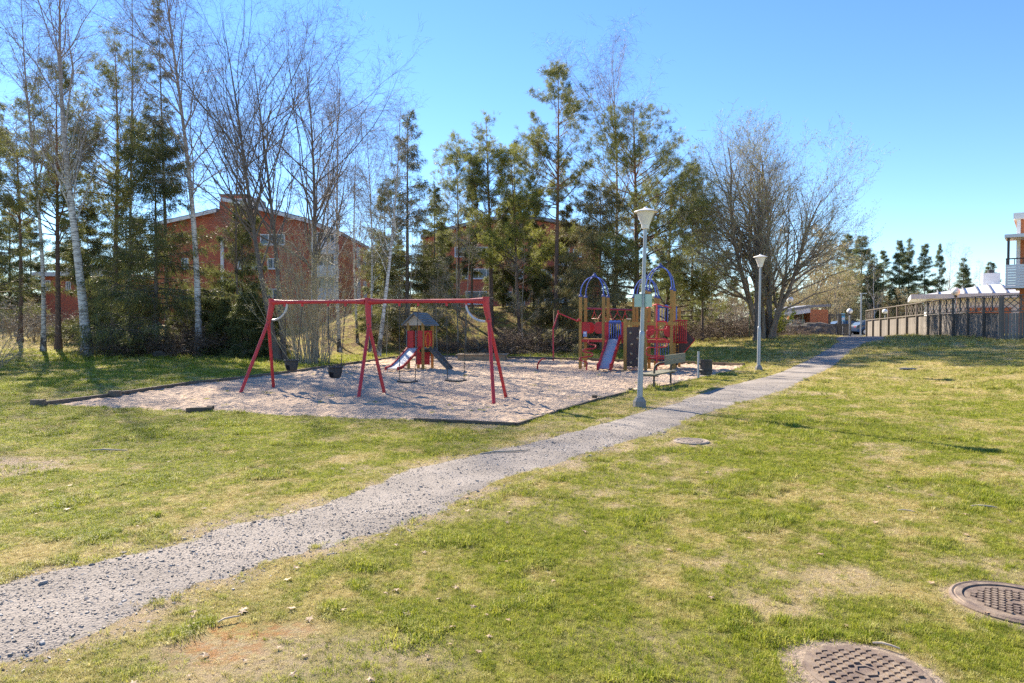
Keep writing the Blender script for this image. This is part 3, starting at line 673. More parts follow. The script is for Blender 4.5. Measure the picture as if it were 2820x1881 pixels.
# --- left cluster (px, Y, top, top-x)
def ib(px, Y, top, tx, seed, label, group, name='birch_tree', cat='birch tree', **k):
    return plant(name, birch(Hof(px, Y, top), seed, lean=(LX_(px, tx, Y), 0), **k), label, cat, px, Y, group)
def ip(px, Y, top, tx, seed, label, group, **k):
    return plant('pine_tree', pine(Hof(px, Y, top), seed, lean=(LX_(px, tx, Y), 0), **k), label, 'pine tree', px, Y, group)
def isp(px, Y, top, tx, seed, label, group, **k):
    return plant('spruce_tree', spruce(Hof(px, Y, top), seed, lean=(LX_(px, tx, Y), 0), **k), label, 'spruce tree', px, Y, group)
isp(-60, 38, 70, -60, 101, 'dark spruce cut off by the left edge of the photo', G1, W=.22, dens=1.0, gap=.8)
ip(160, 40, 190, 170, 102, 'pine with straight dark trunk just left of the stout white birch', G1, cb=.38, W=.24, dens=1.1, r0=.17)
ib(240, 36, -90, 200, 103, 'stout birch with black and white trunk at the lawn edge, leftmost of the birches', G1, cb=.34, spread=.17, r0=.25, dens=1.0, droop=1.5)
ip(312, 41, 105, 318, 104, 'pine with tall bare reddish trunk between the two white birches', G1, cb=.36, W=.20, dens=1.1, r0=.19)
ib(118, 39, -40, 100, 136, 'slim birch with fine drooping pinkish twigs between the two leftmost pines', G1, cb=.35, spread=.14, r0=.13, dens=.9, droop=1.6)
ib(350, 43, -60, 372, 137, 'slim pale birch rising behind the tall reddish pine trunk', G1, cb=.4, spread=.14, r0=.12, dens=.9, droop=1.5)
ib(905, 45, 280, 900, 138, 'very thin pale birch just right of the bare grey tree', G1, cb=.3, spread=.15, r0=.09, dens=.7, droop=.8)
ib(985, 44, 330, 985, 139, 'short thin birch left of the pale twin birch', G2, cb=.25, spread=.16, r0=.09, dens=.7, droop=.8, twig=TWIG_L)
ib(660, 39, 250, 655, 145, 'young upright bare tree in front of the left apartment gable', G1, 'bare_tree', 'bare tree', cb=.3, spread=.17, r0=.09, dens=.7, droop=.4, bark=BARK, twig=TWIG)
ip(55, 45, 330, 60, 132, 'pine with dense crown between the left photo edge and the first straight pine', G1, cb=.48, W=.30, dens=1.3)
isp(245, 44, 560, 245, 134, 'dark young spruce behind the stout white birch', G1, W=.28, dens=1.4)
isp(350, 43, 520, 352, 135, 'spruce behind the tall reddish pine trunk', G1, W=.26, dens=1.3)
isp(430, 37, 330, 432, 105, 'broad dark spruce hanging over the brushwood at the lawn edge', G1, W=.34, dens=2.3, gap=.6, droop=1.5, pw=.6)
isp(1385, 51, 560, 1385, 147, 'dark spruce in front of the middle apartment block windows', G2, W=.20, dens=.9)
isp(1560, 47, 560, 1560, 148, 'shaggy low spruce right of the tallest pine trunk', G2, W=.30, dens=1.0, droop=1.8, leaf=SHAG_F)
isp(1225, 53, 600, 1225, 149, 'green spruce hiding the left corner of the middle apartment block', G2, W=.22, dens=.8)
isp(462, 42, -20, 450, 116, 'very tall thin spruce with sparse reddish top behind the broad dark spruce', G1, cb=.45, W=.055, dens=.22, gap=1.0, r0=.16)
ib(548, 36.5, -130, 470, 106, 'slender birch with bright white trunk in front of the broad dark spruce', G1, cb=.33, spread=.15, r0=.19, dens=1.1, droop=1.4)
ib(770, 33, 50, 600, 107, 'bare tree with two dark leaning stems left of the swing frame', G1, 'bare_tree', 'bare tree', cb=.26, spread=.29, r0=.15, dens=1.1, droop=.2, bark=BARK, twig=TWIG, up=.62)
ib(782, 33.2, 150, 700, 117, 'second dark stem leaning beside the tall bare tree behind the swings', G1, 'bare_tree', 'bare tree', cb=.35, spread=.32, r0=.14, dens=.9, droop=.2, bark=BARK, twig=TWIG, up=.7)
ib(868, 36, 165, 838, 108, 'bare grey tree rising above the bushy hazel behind the swings', G1, 'bare_tree', 'bare tree', cb=.25, spread=.28, r0=.17, dens=1.15, droop=.3, bark=BARK, twig=TWIG, up=.7)
ib(935, 42, 205, 925, 109, 'thin bare birch between the hazel bush and the swing centre leg', G1, cb=.3, spread=.15, r0=.12, dens=.9, droop=.7)
ib(1040, 37, 290, 1105, 110, 'pale twin birch standing right behind the middle swing legs', G2, cb=.3, spread=.15, r0=.13, dens=.7, droop=.5, twig=TWIG_L)
ib(1018, 42, 305, 1010, 118, 'small slender birch with fine pale twigs left of the narrow spruce', G2, cb=.25, spread=.13, r0=.09, dens=.7, droop=.9, twig=TWIG_L)
isp(1120, 44, 305, 1128, 111, 'narrow dark spruce on the bank above the middle of the swing beam', G2, W=.22, dens=1.3, gap=.7, cb=.06)
isp(1060, 45, 520, 1060, 119, 'low bright green spruce beside the pale twin birch', G2, W=.26, dens=.8, gap=.8, leaf=PINE_F)
isp(1196, 47, 500, 1196, 120, 'small spruce right of the narrow dark spruce on the bank', G2, W=.15, dens=.6, cb=.1)
ip(1262, 48, 385, 1264, 112, 'slim pine standing in front of the left wall of the middle apartment block', G2, cb=.38, W=.20, r0=.11, dens=.8)
ip(1352, 46, 335, 1345, 113, 'straight pine with dark trunk just right of the swing frame top', G2, cb=.42, W=.16, r0=.19, dens=.8)
isp(1300, 51, 500, 1300, 121, 'background spruce between the two slim pines on the bank', G2, W=.11, dens=.4, cb=.3)
ip(1432, 45, 420, 1400, 114, 'yellow green pine with low thick crown on the mossy bank', G2, cb=.28, W=.30, r0=.13, leaf=PINE_Y, dens=1.4)
isp(1415, 52, 385, 1415, 122, 'thin dark spruce behind the yellow green pine', G2, W=.13, dens=.6, cb=.3)
ip(1532, 42.5, 200, 1528, 115, 'tallest pine of the bank with bare reddish trunk and open crown', G2, cb=.44, W=.19, r0=.20, dens=1.15, side=-.5, shape=.9)
isp(1470, 50, 560, 1470, 123, 'young dark spruce beneath the yellow green pine', G2, W=.22, dens=.8)
isp(1655, 41.5, 520, 1650, 124, 'shaggy brown green spruce behind the left tower of the playground', G2, W=.38, dens=1.6, droop=1.8, leaf=SHAG_F, gap=.6, pw=.55, twigm=TWIG_L)
ib(1690, 45, 160, 1678, 125, 'tall birch with fine drooping twigs above the shaggy spruce', G2, cb=.35, spread=.20, r0=.15, dens=1.1, droop=1.4)
ip(1752, 43, 300, 1745, 126, 'broad old pine towering above the near lamp post', G2, cb=.22, W=.36, r0=.24, dens=2.5, side=.3, low=1.0, shape=.9)
ip(1830, 46, 470, 1850, 127, 'wide pine with branches sweeping down to the right', G2, cb=.12, W=.50, r0=.15, dens=1.5, side=.9, low=1.2)
isp(1905, 52, 440, 1905, 128, 'pointed spruce top showing beside the wide bare maple', G2, W=.16, dens=.8)
ip(1935, 44.5, 600, 1938, 129, 'small round pine on the bank left of the far lamp post', G2, cb=.3, W=.34, r0=.09, dens=.8)
plant('maple_tree', spread_tree(Hof(2110, 43, 296) * 1.02, 130, 8.0, stems=9, r0=.23, dens=1.5), 'huge wide bare maple with many stems and opening buds', 'maple tree', 2110, 43, G2)
tm = birch(11, 131, cb=.3, spread=.22, r0=.16, dens=.8, droop=.1, bark=BARK, twig=TWIG, tips=.6)
plant('bare_tree', tm, 'dark stemmed bare tree directly behind the far lamp post', 'bare tree', 2082, 41, G2)

# --- saplings on the bank
sap = [birch(6.5, 140 + i, cb=.12, spread=.17, r0=.04, dens=.28, droop=-.1, twig=TWIG_L, bark=TWIG_L, up=.55) for i in range(3)]
for i, (px, Y, s, lb) in enumerate([(1128, 41, 1.35, 'leafless sapling behind the toddler slide house'), (1205, 40.5, .9, 'short bushy sapling right of the toddler slide house'), (1262, 41.5, 1.5, 'pale upright sapling in front of the middle block windows'),
        (1284, 41, 1.35, 'pale sapling beside the right end of the swing beam'), (1440, 42, 1.1, 'lone thin sapling between tallest pine and swing frame'), (1318, 40.8, .6, 'short twiggy sapling low on the bank by the swing frame'), (1065, 38, .7, 'leaning thin sapling left of the toddler slide house')]):
    plant('sapling', sap[i % 3], lb, 'sapling', px, Y, G4, rz=i * 1.9, s=s)

TWIG_T = M('tan_twigs', (.50, .40, .24), (.36, .28, .17), 2, .8)
# --- far trees behind the gate
tan = [spread_tree(9, 150 + i, 3.4, stems=6, r0=.12, dens=.55, tw=3.2, twig=TWIG_T, buds=foliage_mat('tan_buds', [(.3, (.34, .29, .12)), (.6, (.50, .43, .22))]) if i == 0 else BUD_F) for i in range(2)]
FAR_F = foliage_mat('far_spruce_needles', [(.3, (.07, .10, .04)), (.5, (.13, .16, .06)), (.7, (.21, .22, .08))])
fsp = [spruce(15, 160 + i, W=.20, dens=1.35, gap=.7, cb=.05, ns=1.4, leaf=FAR_F) for i in range(3)]
fbi = birch(10, 171, cb=.12, spread=.22, dens=.5, droop=.1, twig=TWIG_L, bark=M('white_bark', (.62, .55, .5), (.4, .34, .3), 6))
def far(kind, ms, px, Y, top, lb, native, rz=0, sxy=1.0, cat=None):
    s = Hof(px, Y, top) / native; return plant(kind, ms, lb, cat or kind.replace('_', ' '), px, Y, G3, rz, (s * sxy, s * sxy, s))
for i, (px, Y, top, lb) in enumerate([(2200, 78, 800, 'low tan budding tree above the roof of the brick shed'), (2255, 92, 700, 'tan budding tree left of the dark far spruces'), (2300, 84, 765, 'tan budding tree above the black gate'),
        (2165, 95, 745, 'tan budding tree showing under the big maple crown'), (2230, 105, 640, 'tallest tan tree among the far maples'), (2345, 88, 800, 'thin tan tree behind the white globe lamp by the gate'), (2480, 92, 800, 'low brown budding tree behind the timber fence')]):
    far('budding_tree', tan[i % 2], px, Y, top, lb, 7.6, i * 2.1, 1.25)
for i, (px, Y, top, lb, sx) in enumerate([(2330, 110, 645, 'dark far spruce right of the tan trees', 1.2), (2372, 104, 650, 'dense dark far spruce above the slim light pole', 1.4), (2405, 108, 700, 'shorter far spruce filling the gap right of the dense one', 1.2), (2430, 112, 690, 'dark far spruce behind the white stemmed birch', 1.1),
        (2475, 100, 662, 'left one of the paired tall far conifers', .9), (2500, 104, 658, 'right one of the paired tall far conifers', .95), (2545, 98, 672, 'full far spruce left of the thin spire shaped one', 1.0), (2584, 100, 672, 'thin spire shaped far spruce', .6), (2652, 86, 712, 'dark small conifer left of the white chimney', 1.1),
        (2724, 96, 722, 'dark conifer top behind the white chimney', 1.3), (2450, 96, 800, 'low dark spruce at the foot of the far row', 1.5), (2520, 92, 790, 'low dense spruce under the full far spruce', 1.6), (2562, 95, 800, 'low dark spruce near the thin spire', 1.5)]):
    far('spruce_tree', fsp[i % 3], px, Y, top, lb, 15, i * 1.3, sx)
far('birch_tree', fbi, 2408, 88, 735, 'small white stemmed birch behind the left end of the timber fence', 10, .4)
far('birch_tree', fbi, 2612, 110, 690, 'faint pale bare tree right of the thin spire shaped spruce', 10, 2.4)
far('birch_tree', fbi, 2645, 112, 700, 'faint pale bare tree behind the dark small conifer', 10, 4.0)
far('birch_tree', fbi, 2695, 118, 735, 'faint bare tree left of the white chimney', 10, 5.0)
# background trees behind the blocks close the horizon
bgs = [(30, 70, 560), (90, 78, 600), (200, 84, 560), (380, 74, 600), (1010, 95, 690), (1050, 90, 640), (1700, 88, 720), (1780, 92, 700), (1860, 84, 690), (1960, 80, 740), (2020, 84, 760), (2080, 90, 780), (340, 60, 690), (1100, 80, 660), (1160, 88, 690), (-80, 62, 420), (1640, 92, 700), (1820, 100, 660), (2130, 100, 790)]
bl = ['behind the low brick house', 'over the low brick house roof', 'behind the pine trunks', 'in the gap left of the left block', 'right of the left apartment block', 'between the two apartment blocks', 'right of the middle apartment block', 'behind the broad old pine', 'below the wide pine branches', 'left of the far lamp post', 'behind the far lamp post', 'under the big maple', 'behind the broad dark spruce', 'above the swing beam centre', 'left of the middle apartment block', 'beyond the left photo edge', 'at the right corner of the middle block', 'far behind the wide pine', 'far behind the maple trunk']
for i, ((px, Y, top), lb) in enumerate(zip(bgs, bl)):
    plant('spruce_tree', fsp[i % 3], 'distant green spruce ' + lb, 'spruce tree', px, Y, 'distant spruces closing the view', i * 1.7, (Hof(px, Y, top) / 15 * 1.35,) * 2 + (Hof(px, Y, top) / 15,))
for i, (px, Y, top, lb) in enumerate([(1985, 62, 770, 'left of the far lamp post'), (2040, 66, 760, 'beside the dark stem behind the far lamp post'), (1880, 58, 790, 'under the sweeping pine'), (40, 60, 800, 'at the left end of the lawn'), (2140, 70, 780, 'above the grey shed roof'), (990, 70, 760, 'right of the left apartment block')]):
    plant('budding_tree', tan[i % 2], 'low pale bare tree ' + lb, 'bare tree', px, Y, 'low bare trees in the middle distance', i, (Hof(px, Y, top) / 9 * 1.5,) * 2 + (Hof(px, Y, top) / 9,))

# --- shrubs
STF = ('stem', 'foliage')
plant('hazel_bush', shrub(5.6, 200, .30, stems=85, base=.75, dens=1.15, twig=TWIG_O, buds=BUD_F, tilt=.30, leafn=1, bl=.035), 'tall many stemmed hazel bush behind the left swing bay', 'bush', 858, 30.5, None, part=('stem', 'twigs'))
dk = [shrub(1.0, 210 + i, .8, stems=40, base=.45, dens=1.0, twig=TWIG_D, arch=.10, tilt=.8, r0=.012) for i in range(3)]
gbush = 'dark leafless brushwood along the foot of the bank'
spots = [(330, 37.5, 2.0), (390, 36.5, 1.8), (455, 37.5, 2.3), (505, 36.5, 1.8), (585, 38, 2.4), (1345, 41, 1.9), (1385, 42, 2.4), (1430, 41.5, 2.4), (1475, 42, 2.5), (1515, 42.5, 2.0), (1580, 43, 1.6), (1720, 45, 1.8), (1900, 46, 2.0), (1945, 47, 2.2), (1995, 48, 2.2), (2045, 49, 2.2), (2095, 50, 2.0), (2135, 51, 2.0), (2160, 53, 1.9), (2185, 55.5, 1.3), (640, 38, 2.2), (1210, 42, 1.4), (1270, 42, 1.5), (1160, 43, 1.4), (1850, 45, 1.8)]
where = ['left of the broad spruce foot', 'at the foot of the broad spruce', 'under the broad spruce', 'behind the slender white birch', 'right of the slender white birch', 'just right of the toddler slide house bank', 'behind the right swing leg', 'right of the right swing leg', 'left of the tallest pine trunk', 'at the foot of the tallest pine', 'behind the left play tower', 'behind the near lamp post', 'right of the red diamond board', 'behind the litter bin', 'left of the far lamp post', 'left of the maple foot', 'at the maple foot', 'right of the maple foot', 'above the rock outcrop', 'nearest the brick shed', 'left of the leaning bare stems', 'behind the toddler slide house roof', 'left of the right swing leg', 'left of the toddler slide house', 'behind the right play tower']
for i, ((px, Y, s), lb) in enumerate(zip(spots, where)):
    plant('brushwood', dk[i % 3], 'dark tangled brushwood ' + lb, 'bush', px, Y, gbush, i * 2.2, (s * 1.25, s * 1.25, s * (.85 if i < 5 else .62)), part=('stem', 'twigs'))
yew = [spruce(3.0, 220 + i, W=.42, dens=.55, gap=.8, cb=.02, droop=1.3, ns=.9) for i in range(2)]
for i, (px, Y, s, lb) in enumerate([(620, 36.5, 2.6, 'left of the swing frame'), (680, 35.5, 2.9, 'behind the left swing legs'), (735, 36, 2.6, 'between swing frame and bare tree'), (575, 38, 3.0, 'right of the slender white birch'), (510, 40, 2.6, 'behind the slender white birch')]):
    plant('young_spruce', yew[i % 2], 'low dark young spruce ' + lb, 'spruce', px, Y, 'low young spruces at the lawn edge', i * 1.4, s / 2.6)
plant('spruce_tree', spruce(Hof(668, 40, 560), 231, W=.25, dens=1.2, droop=2.4, leaf=foliage_mat('weeping_needles', [(.3, (.06, .08, .03)), (.5, (.11, .13, .04)), (.7, (.21, .21, .06))]), gap=.8, pw=.5), 'weeping olive spruce in front of the left apartment block', 'spruce tree', 668, 40, G1)
plant('forsythia_bush', shrub(2.6, 232, .35, stems=34, base=.5, twig=TWIG_O, buds=YEL_F, tilt=.4, leafn=2, bl=.09), 'bright yellow green bush at the foot of the maple', 'bush', 2128, 44.5, None, part=STF)
edge = shrub(2.2, 233, .8, stems=34, base=.3, dens=.6, twig=TWIG_L, arch=.06, tilt=.8, r0=.014)
plant('arching_bush', edge, 'pale arching bare bush cut by the left photo edge', 'bush', -40, 25, None, part=('stem', 'twigs'))
tanb = [shrub(1.0, 240 + i, .5, stems=40, base=.5, dens=.7, twig=TWIG_L, tilt=.5, r0=.008) for i in range(2)]
for i, (px, Y, s, lb) in enumerate([(60, 48, 2.4, 'at the far left of the lawn'), (110, 46, 2.0, 'left of the pine beside the stout birch'), (20, 52, 2.8, 'in front of the pale far wall'), (200, 47, 2.0, 'between stout birch and pine'), (2060, 58, 2.4, 'left of the maple'), (1960, 56, 2.6, 'right of the small round pine'), (2010, 60, 2.6, 'behind the far lamp post'), (1110, 46, 1.8, 'behind the toddler slide house'), (2170, 62, 2.0, 'beside the grey shed wall')]):
    plant('dry_bush', tanb[i % 2], 'straw coloured dry bush ' + lb, 'bush', px, Y, 'dry pale bushes', i * 2.4, (s * 1.4, s * 1.4, s), part=('stem', 'twigs'))
# ================================================================== BUILDINGS
def brick_mat(name, a, b, mortar=(.42, .38, .34), s=1.0, rot=(0, 0, 0)):
    m, n, p = nodes_of(name); t = n.nodes.new('ShaderNodeTexCoord'); sp = n.nodes.new('ShaderNodeSeparateXYZ'); n.links.new(t.outputs['Object'], sp.inputs[0])
    cb = n.nodes.new('ShaderNodeCombineXYZ'); n.links.new(math_(n, 'ADD', sp.outputs[0], sp.outputs[1]), cb.inputs[0]); n.links.new(sp.outputs[2], cb.inputs[1])
    br = n.nodes.new('ShaderNodeTexBrick'); n.links.new(cb.outputs[0], br.inputs['Vector']); br.inputs['Scale'].default_value = 1
    br.inputs['Brick Width'].default_value = .25; br.inputs['Row Height'].default_value = .075; br.inputs['Mortar Size'].default_value = .006
    br.inputs['Color1'].default_value = (*a, 1); br.inputs['Color2'].default_value = (*b, 1); br.inputs['Mortar'].default_value = (*mortar, 1)
    c = mixc(n, ramp(n, noise(n, t.outputs['Object'], .5, 4), [(.38, (0,) * 3), (.68, (.6,) * 3)]), br.outputs[0], tuple(x * .68 for x in a))
    n.links.new(c, p.inputs['Base Color']); p.inputs['Roughness'].default_value = .9; bump(n, p, br.outputs['Fac'], -.3, .01); return m
RED_BRICK = brick_mat('red_brick', (.56, .14, .07), (.43, .105, .055), (.36, .2, .15))
ORANGE_BRICK = brick_mat('orange_brick', (.55, .19, .08), (.44, .13, .06), (.40, .26, .18))
WHITE = M('white_paint', (.78, .78, .77), (.68, .67, .66), 3, .6)
CREAM = M('pale_render', (.72, .68, .60), (.62, .58, .5), 1, .9)
ROOFM = M('grey_roof_sheet', (.26, .26, .27), (.18, .18, .19), 2, .6)
WROOF = M('pale_sheet_roof', (.70, .70, .72), (.58, .58, .6), 1, .5)
def glass_mat():
    m, n, p = nodes_of('window_glass'); p.inputs['Base Color'].default_value = (.10, .13, .15, 1); p.inputs['Roughness'].default_value = .08
    p.inputs['Specular IOR Level'].default_value = .9; return m
GLASS = glass_mat()
def ext(poly, Y0, Y1):
    mb = MB(); mb.prism(poly, lambda p: (p[0], Y0, p[1]), lambda p: (p[0], Y1, p[1])); return mb
def window(par, x, z, w, h, y=0, bars=1, door=False, side=None, blind=0):
    """frame with glass; on the wall plane y (local), facing -y; side = facing +x on plane x"""
    def tr(u, v, d): return (side + d, u, v) if side is not None else (u, y - d, v)
    def bx(mb, u, v, d, du, dv, dd): mb.box(tr(u, v, d), (dd, du, dv) if side is not None else (du, dd, dv))
    fr = MB(); t = .09
    bx(fr, x, z + h / 2 - t / 2, .03, w, t, .1); bx(fr, x, z - h / 2 + t / 2, .03, w, t, .1)
    for s in (-1, 1): bx(fr, x + s * (w / 2 - t / 2), z, .03, t, h - 2 * t, .1)
    for b in range(bars): bx(fr, x - w / 2 + w * (b + 1) / (bars + 1), z, .03, t * .8, h - 2 * t, .09)
    f = fr.build('window', WHITE, par)
    pn = MB(); bx(pn, x, z, .012, w - .1, h - .1, .03); pn.build('pane', GLASS, f)
    sl = MB(); bx(sl, x, z - h / 2 - .03, .07, w + .12, .04, .18); sl.build('sill', WHITE, f)
    return f
def wpx(par, Y, x0, y0, x1, y1, ox, **k):
    a, b = P3(x0, y0, Y), P3(x1, y1, Y)
    return window(par, (a[0] + b[0]) / 2 - ox[0], (a[2] + b[2]) / 2 - ox[2], abs(b[0] - a[0]), abs(a[2] - b[2]), **k)
def px_poly(pts, Y, o): return [(P3(x, y, Y)[0] - o[0], P3(x, y, Y)[2] - o[2]) for x, y in pts]
def slope_bar(par, name, pts, Y, o, th, y0, y1, mat):
    """roof slab following a line of pixels, th thick, from depth y0 to y1"""
    q = px_poly(pts, Y, o); return ext(q + [(x, z + th) for x, z in q[::-1]], y0, y1).build(name, mat, par)

# --- left apartment block: asymmetrical gable facing the lawn, balconies and a side wall
Y = 62; o = (-20.0, 62.0, 0.0)
B = thing('apartment_building', 'red brick apartment block with long sloping roof behind the left trees', 'building', o)
gp = px_poly([(430, 895), (430, 622), (540, 598), (604, 583), (604, 556), (622, 552), (846, 610), (941, 648), (941, 905)], Y, o)
ext(gp, 0, 11).build('wall', RED_BRICK, B)
sw = MB(); zc = P3(941, 655, Y)[2]; x0 = P3(941, 700, Y)[0] - o[0]
sw.prism([(0, 0), (7, 0), (7, zc - .9), (0, zc - .25)], lambda p: (x0 - .3, p[0] + .02, p[1]), lambda p: (x0 + .9 + .02 * p[0], p[0], p[1])); sw.build('side_wing', ORANGE_BRICK, B)
slope_bar(B, 'roof', [(618, 552), (846, 610), (945, 649)], Y, o, .28, -.5, 11.3, ROOFM)
slope_bar(B, 'roof', [(426, 623), (540, 598), (603, 583)], Y, o, .25, -.5, 11.3, ROOFM)
slope_bar(B, 'roof_edge_board', [(618, 556), (846, 614), (943, 653)], Y, o, .30, -.62, -.51, WHITE)
slope_bar(B, 'roof_edge_board', [(426, 627), (540, 602), (603, 587)], Y, o, .28, -.62, -.51, WHITE)
hood = MB(); a = P3(607, 540, Y + 3); b = P3(678, 540, Y + 3); hood.box(((a[0] + b[0]) / 2 - o[0], 4.2, a[2] - 1.3 - o[2]), (b[0] - a[0], 2.4, 2.7)); hd = hood.build('lift_tower', RED_BRICK, B)
hc = MB(); hc.box(((a[0] + b[0]) / 2 - o[0], 4.2, a[2] + .12 - o[2]), (b[0] - a[0] + .2, 2.6, .14)); hc.build('roof_cap', ROOFM, hd)
gs = MB(); gs.box((b[0] - o[0] + .5, 4.3, a[2] - 1.4 - o[2]), (1.0, 2.2, 2.5)); gs.build('sheet_metal_shaft', ROOFM, B)
fl = MB(); fl.tube([(a[0] - o[0] + .5, 4.2, a[2] + .1), (a[0] - o[0] + .5, 4.2, a[2] + .75)], .14, 8); fl.build('roof_vent', ROOFM, B)
rw = MB(); a = P3(662, 562, Y); rw.box((a[0] - o[0], .8, a[2] + .2), (1.6, .1, .9), M3=[[1, 0, 0], [0, .8, -.6], [0, .6, .8]]); rw.build('roof_hatch', WHITE, B)
dp = MB(); a = P3(613, 655, Y); dp.box((a[0] - o[0], -.1, (a[2] + 1) / 2), (.26, .18, a[2] - 1)); dp.build('downpipe', WHITE, B)
for q in [(717, 645, 785, 675), (655, 711, 720, 741), (737, 711, 768, 741), (655, 793, 705, 832), (735, 795, 770, 830), (500, 711, 520, 741)]:
    wpx(B, Y, *q, o, y=0, bars=2 if q[2] - q[0] > 50 else 1)
for y in (688, 752, 815):
    a, b = P3(868, y, Y), P3(934, y, Y); bc = MB(); bc.box(((a[0] + b[0]) / 2 - o[0], -.65, a[2]), (b[0] - a[0], 1.3, .95)); bb = bc.build('balcony', WHITE, B)
    wpx(B, Y, 872, y - 48, 930, y - 18, o, y=0, bars=2)
    rf = MB(); [rf.box((x - o[0], -1.2, a[2] + 1.45), (.1, .1, 1.95)) for x in (a[0] + .1, b[0] - .1)]; rf.build('balcony_post', WHITE, bb)
for (u, z) in ((2.2, 8.0), (4.9, 8.0), (2.2, 5.0), (4.9, 5.0)): window(B, u, z, 1.1, 1.9, side=x0 + .93 + .02 * u)

# --- middle apartment block behind the pines
Y = 75; o = (0.0, 75.0, 0.0)
B = thing('apartment_building', 'red brick apartment block half hidden behind the pines on the bank', 'building', o)
gp = px_poly([(1165, 870), (1165, 660), (1207, 645), (1333, 613), (1430, 602), (1532, 617), (1655, 650), (1655, 870)], Y, o)
ext(gp, 0, 12).build('wall', RED_BRICK, B)
slope_bar(B, 'roof', [(1160, 658), (1207, 643), (1333, 611), (1430, 600)], Y, o, .35, -.6, 12.3, ROOFM)
slope_bar(B, 'roof', [(1430.5, 600), (1532, 615), (1660, 650)], Y, o, .35, -.6, 12.3, ROOFM)
for q in [(1252, 680, 1293, 708), (1299, 680, 1358, 708), (1252, 740, 1290, 768), (1297, 740, 1360, 768), (1282, 802, 1341, 838), (1395, 803, 1446, 842), (1578, 686, 1602, 708), (1395, 742, 1440, 768), (1395, 682, 1440, 708), (1590, 742, 1612, 768), (1490, 682, 1520, 708), (1490, 742, 1520, 768), (1482, 804, 1520, 840)]:
    wpx(B, Y, *q, o, y=0, bars=2 if q[2] - q[0] > 50 else 1)
for y in (722, 784, 838):
    a, b = P3(1536, y, Y), P3(1572, y, Y); bc = MB(); bc.box(((a[0] + b[0]) / 2 - o[0], -.65, a[2]), (b[0] - a[0], 1.3, 1.0)); bc.build('balcony', WHITE, B)
    wpx(B, Y, 1540, y - 40, 1568, y - 16, o, y=0)
# --- low brick house far left
Y = 68; o = (-48.0, 68.0, 0.0)
B = thing('low_building', 'low brick house with pale roof edge seen between the left pine trunks', 'building', o)
a = P3(112, 762, Y); b = P3(318, 762, Y); w_ = b[0] - a[0]
mb = MB(); mb.box(((a[0] + b[0]) / 2 - o[0], 4, a[2] / 2), (w_, 8, a[2])); mb.build('wall', RED_BRICK, B)
mb = MB(); mb.box(((a[0] + b[0]) / 2 - o[0], 4, a[2] + .22), (w_ + 1, 9, .4)); mb.build('roof', WROOF, B)
mb = MB(); mb.box((a[0] + 3 - o[0], 4, a[2] + .9), (5, 4, .9)); mb.build('roof_vent_box', CREAM, B)
for q in [(182, 775, 196, 800), (125, 772, 140, 800), (270, 772, 300, 800)]: wpx(B, Y, *q, o, y=0)
dp = MB(); dp.box((a[0] - o[0] + .4, -.1, a[2] / 2), (.2, .15, a[2])); dp.build('downpipe', WHITE, B)
Y = 80
B = thing('low_building', 'long pale low building at the far left behind the lawn', 'building', (-62, 80, 0))
mb = MB(); mb.box((0, 3, 2.1), (26, 6, 4.2)); mb.build('wall', CREAM, B); mb = MB(); mb.box((0, 3, 4.35), (27, 7, .3)); mb.build('roof', ROOFM, B)
for k in range(4): window(B, -9 + 6 * k, 2.5, 1.6, 1.3, y=0)
# --- brick shed by the gate
Y = 60; a = P3(2231, 848, Y); b = P3(2281, 841, Y); o = (a[0], 60, .0)
B = thing('brick_shed', 'small brick shed with grey sheet roof beside the black gate', 'shed', o)
wd = b[0] - a[0]; mb = MB(); mb.box((wd / 2, 2.5, a[2] / 2 - .08), (wd, 5, a[2] - .12)); mb.build('wall', ORANGE_BRICK, B)
mb = MB(); mb.box((-1.9, 2.9, a[2] / 2 - .5), (3.7, 4, a[2] - 1.0)); mb.build('side_wall', CREAM, B)
mb = MB(); mb.prism([(-4.0, a[2] - .62), (0, a[2] + .02), (wd + .15, a[2] + .12), (wd + .15, a[2] + .34), (0, a[2] + .25), (-4.0, a[2] - .4)], lambda p: (p[0], -.2, p[1]), lambda p: (p[0], 5.3, p[1])); mb.build('roof', ROOFM, B)
mb = MB(); mb.prism([(-4.0, a[2] - 1.0), (-.02, a[2] - .4), (-.02, a[2] + .0), (-4.0, a[2] - .63)], lambda p: (p[0], -.12, p[1]), lambda p: (p[0], -.02, p[1])); mb.build('fascia', WROOF, B)
# --- low white house behind the timber fence
o = (32.0, 50.0, 0.0)
B = thing('white_house', 'low pale house with seamed metal roof behind the timber fence', 'house', o, -.5)
ez = P3(2560, 838, 52)[2]
mb = MB(); mb.box((10.5, 5, ez / 2 + .4), (24, 8, ez - .8 + .8)); mb.build('wall', WHITE, B)
mb = MB(); mb.box((2.2, .9, 2.0), (2.6, .3, 2.0)); mb.build('brick_panel', ORANGE_BRICK, B)
mb = MB(); mb.box((10.3, 5, ez + .55), (26, 9.4, .34)); mb.build('roof_edge', WROOF, B)
def HL(px, py, Yw):
    q = P3(px, py, Yw) - np.array(o); cc, sn = math.cos(.5), math.sin(.5); return (cc * q[0] - sn * q[1], sn * q[0] + cc * q[1])
c = HL(2736, 782, 52.5); hp = MB(); zt = P3(2736, 782, 52.5)[2]; zb = ez + .73
Vv = [(c[0] - 4.6, c[1] - 3.6, zb), (c[0] + 5.4, c[1] - 3.6, zb), (c[0] + 5.4, c[1] + 3.6, zb), (c[0] - 4.6, c[1] + 3.6, zb), (c[0], c[1], zt)]
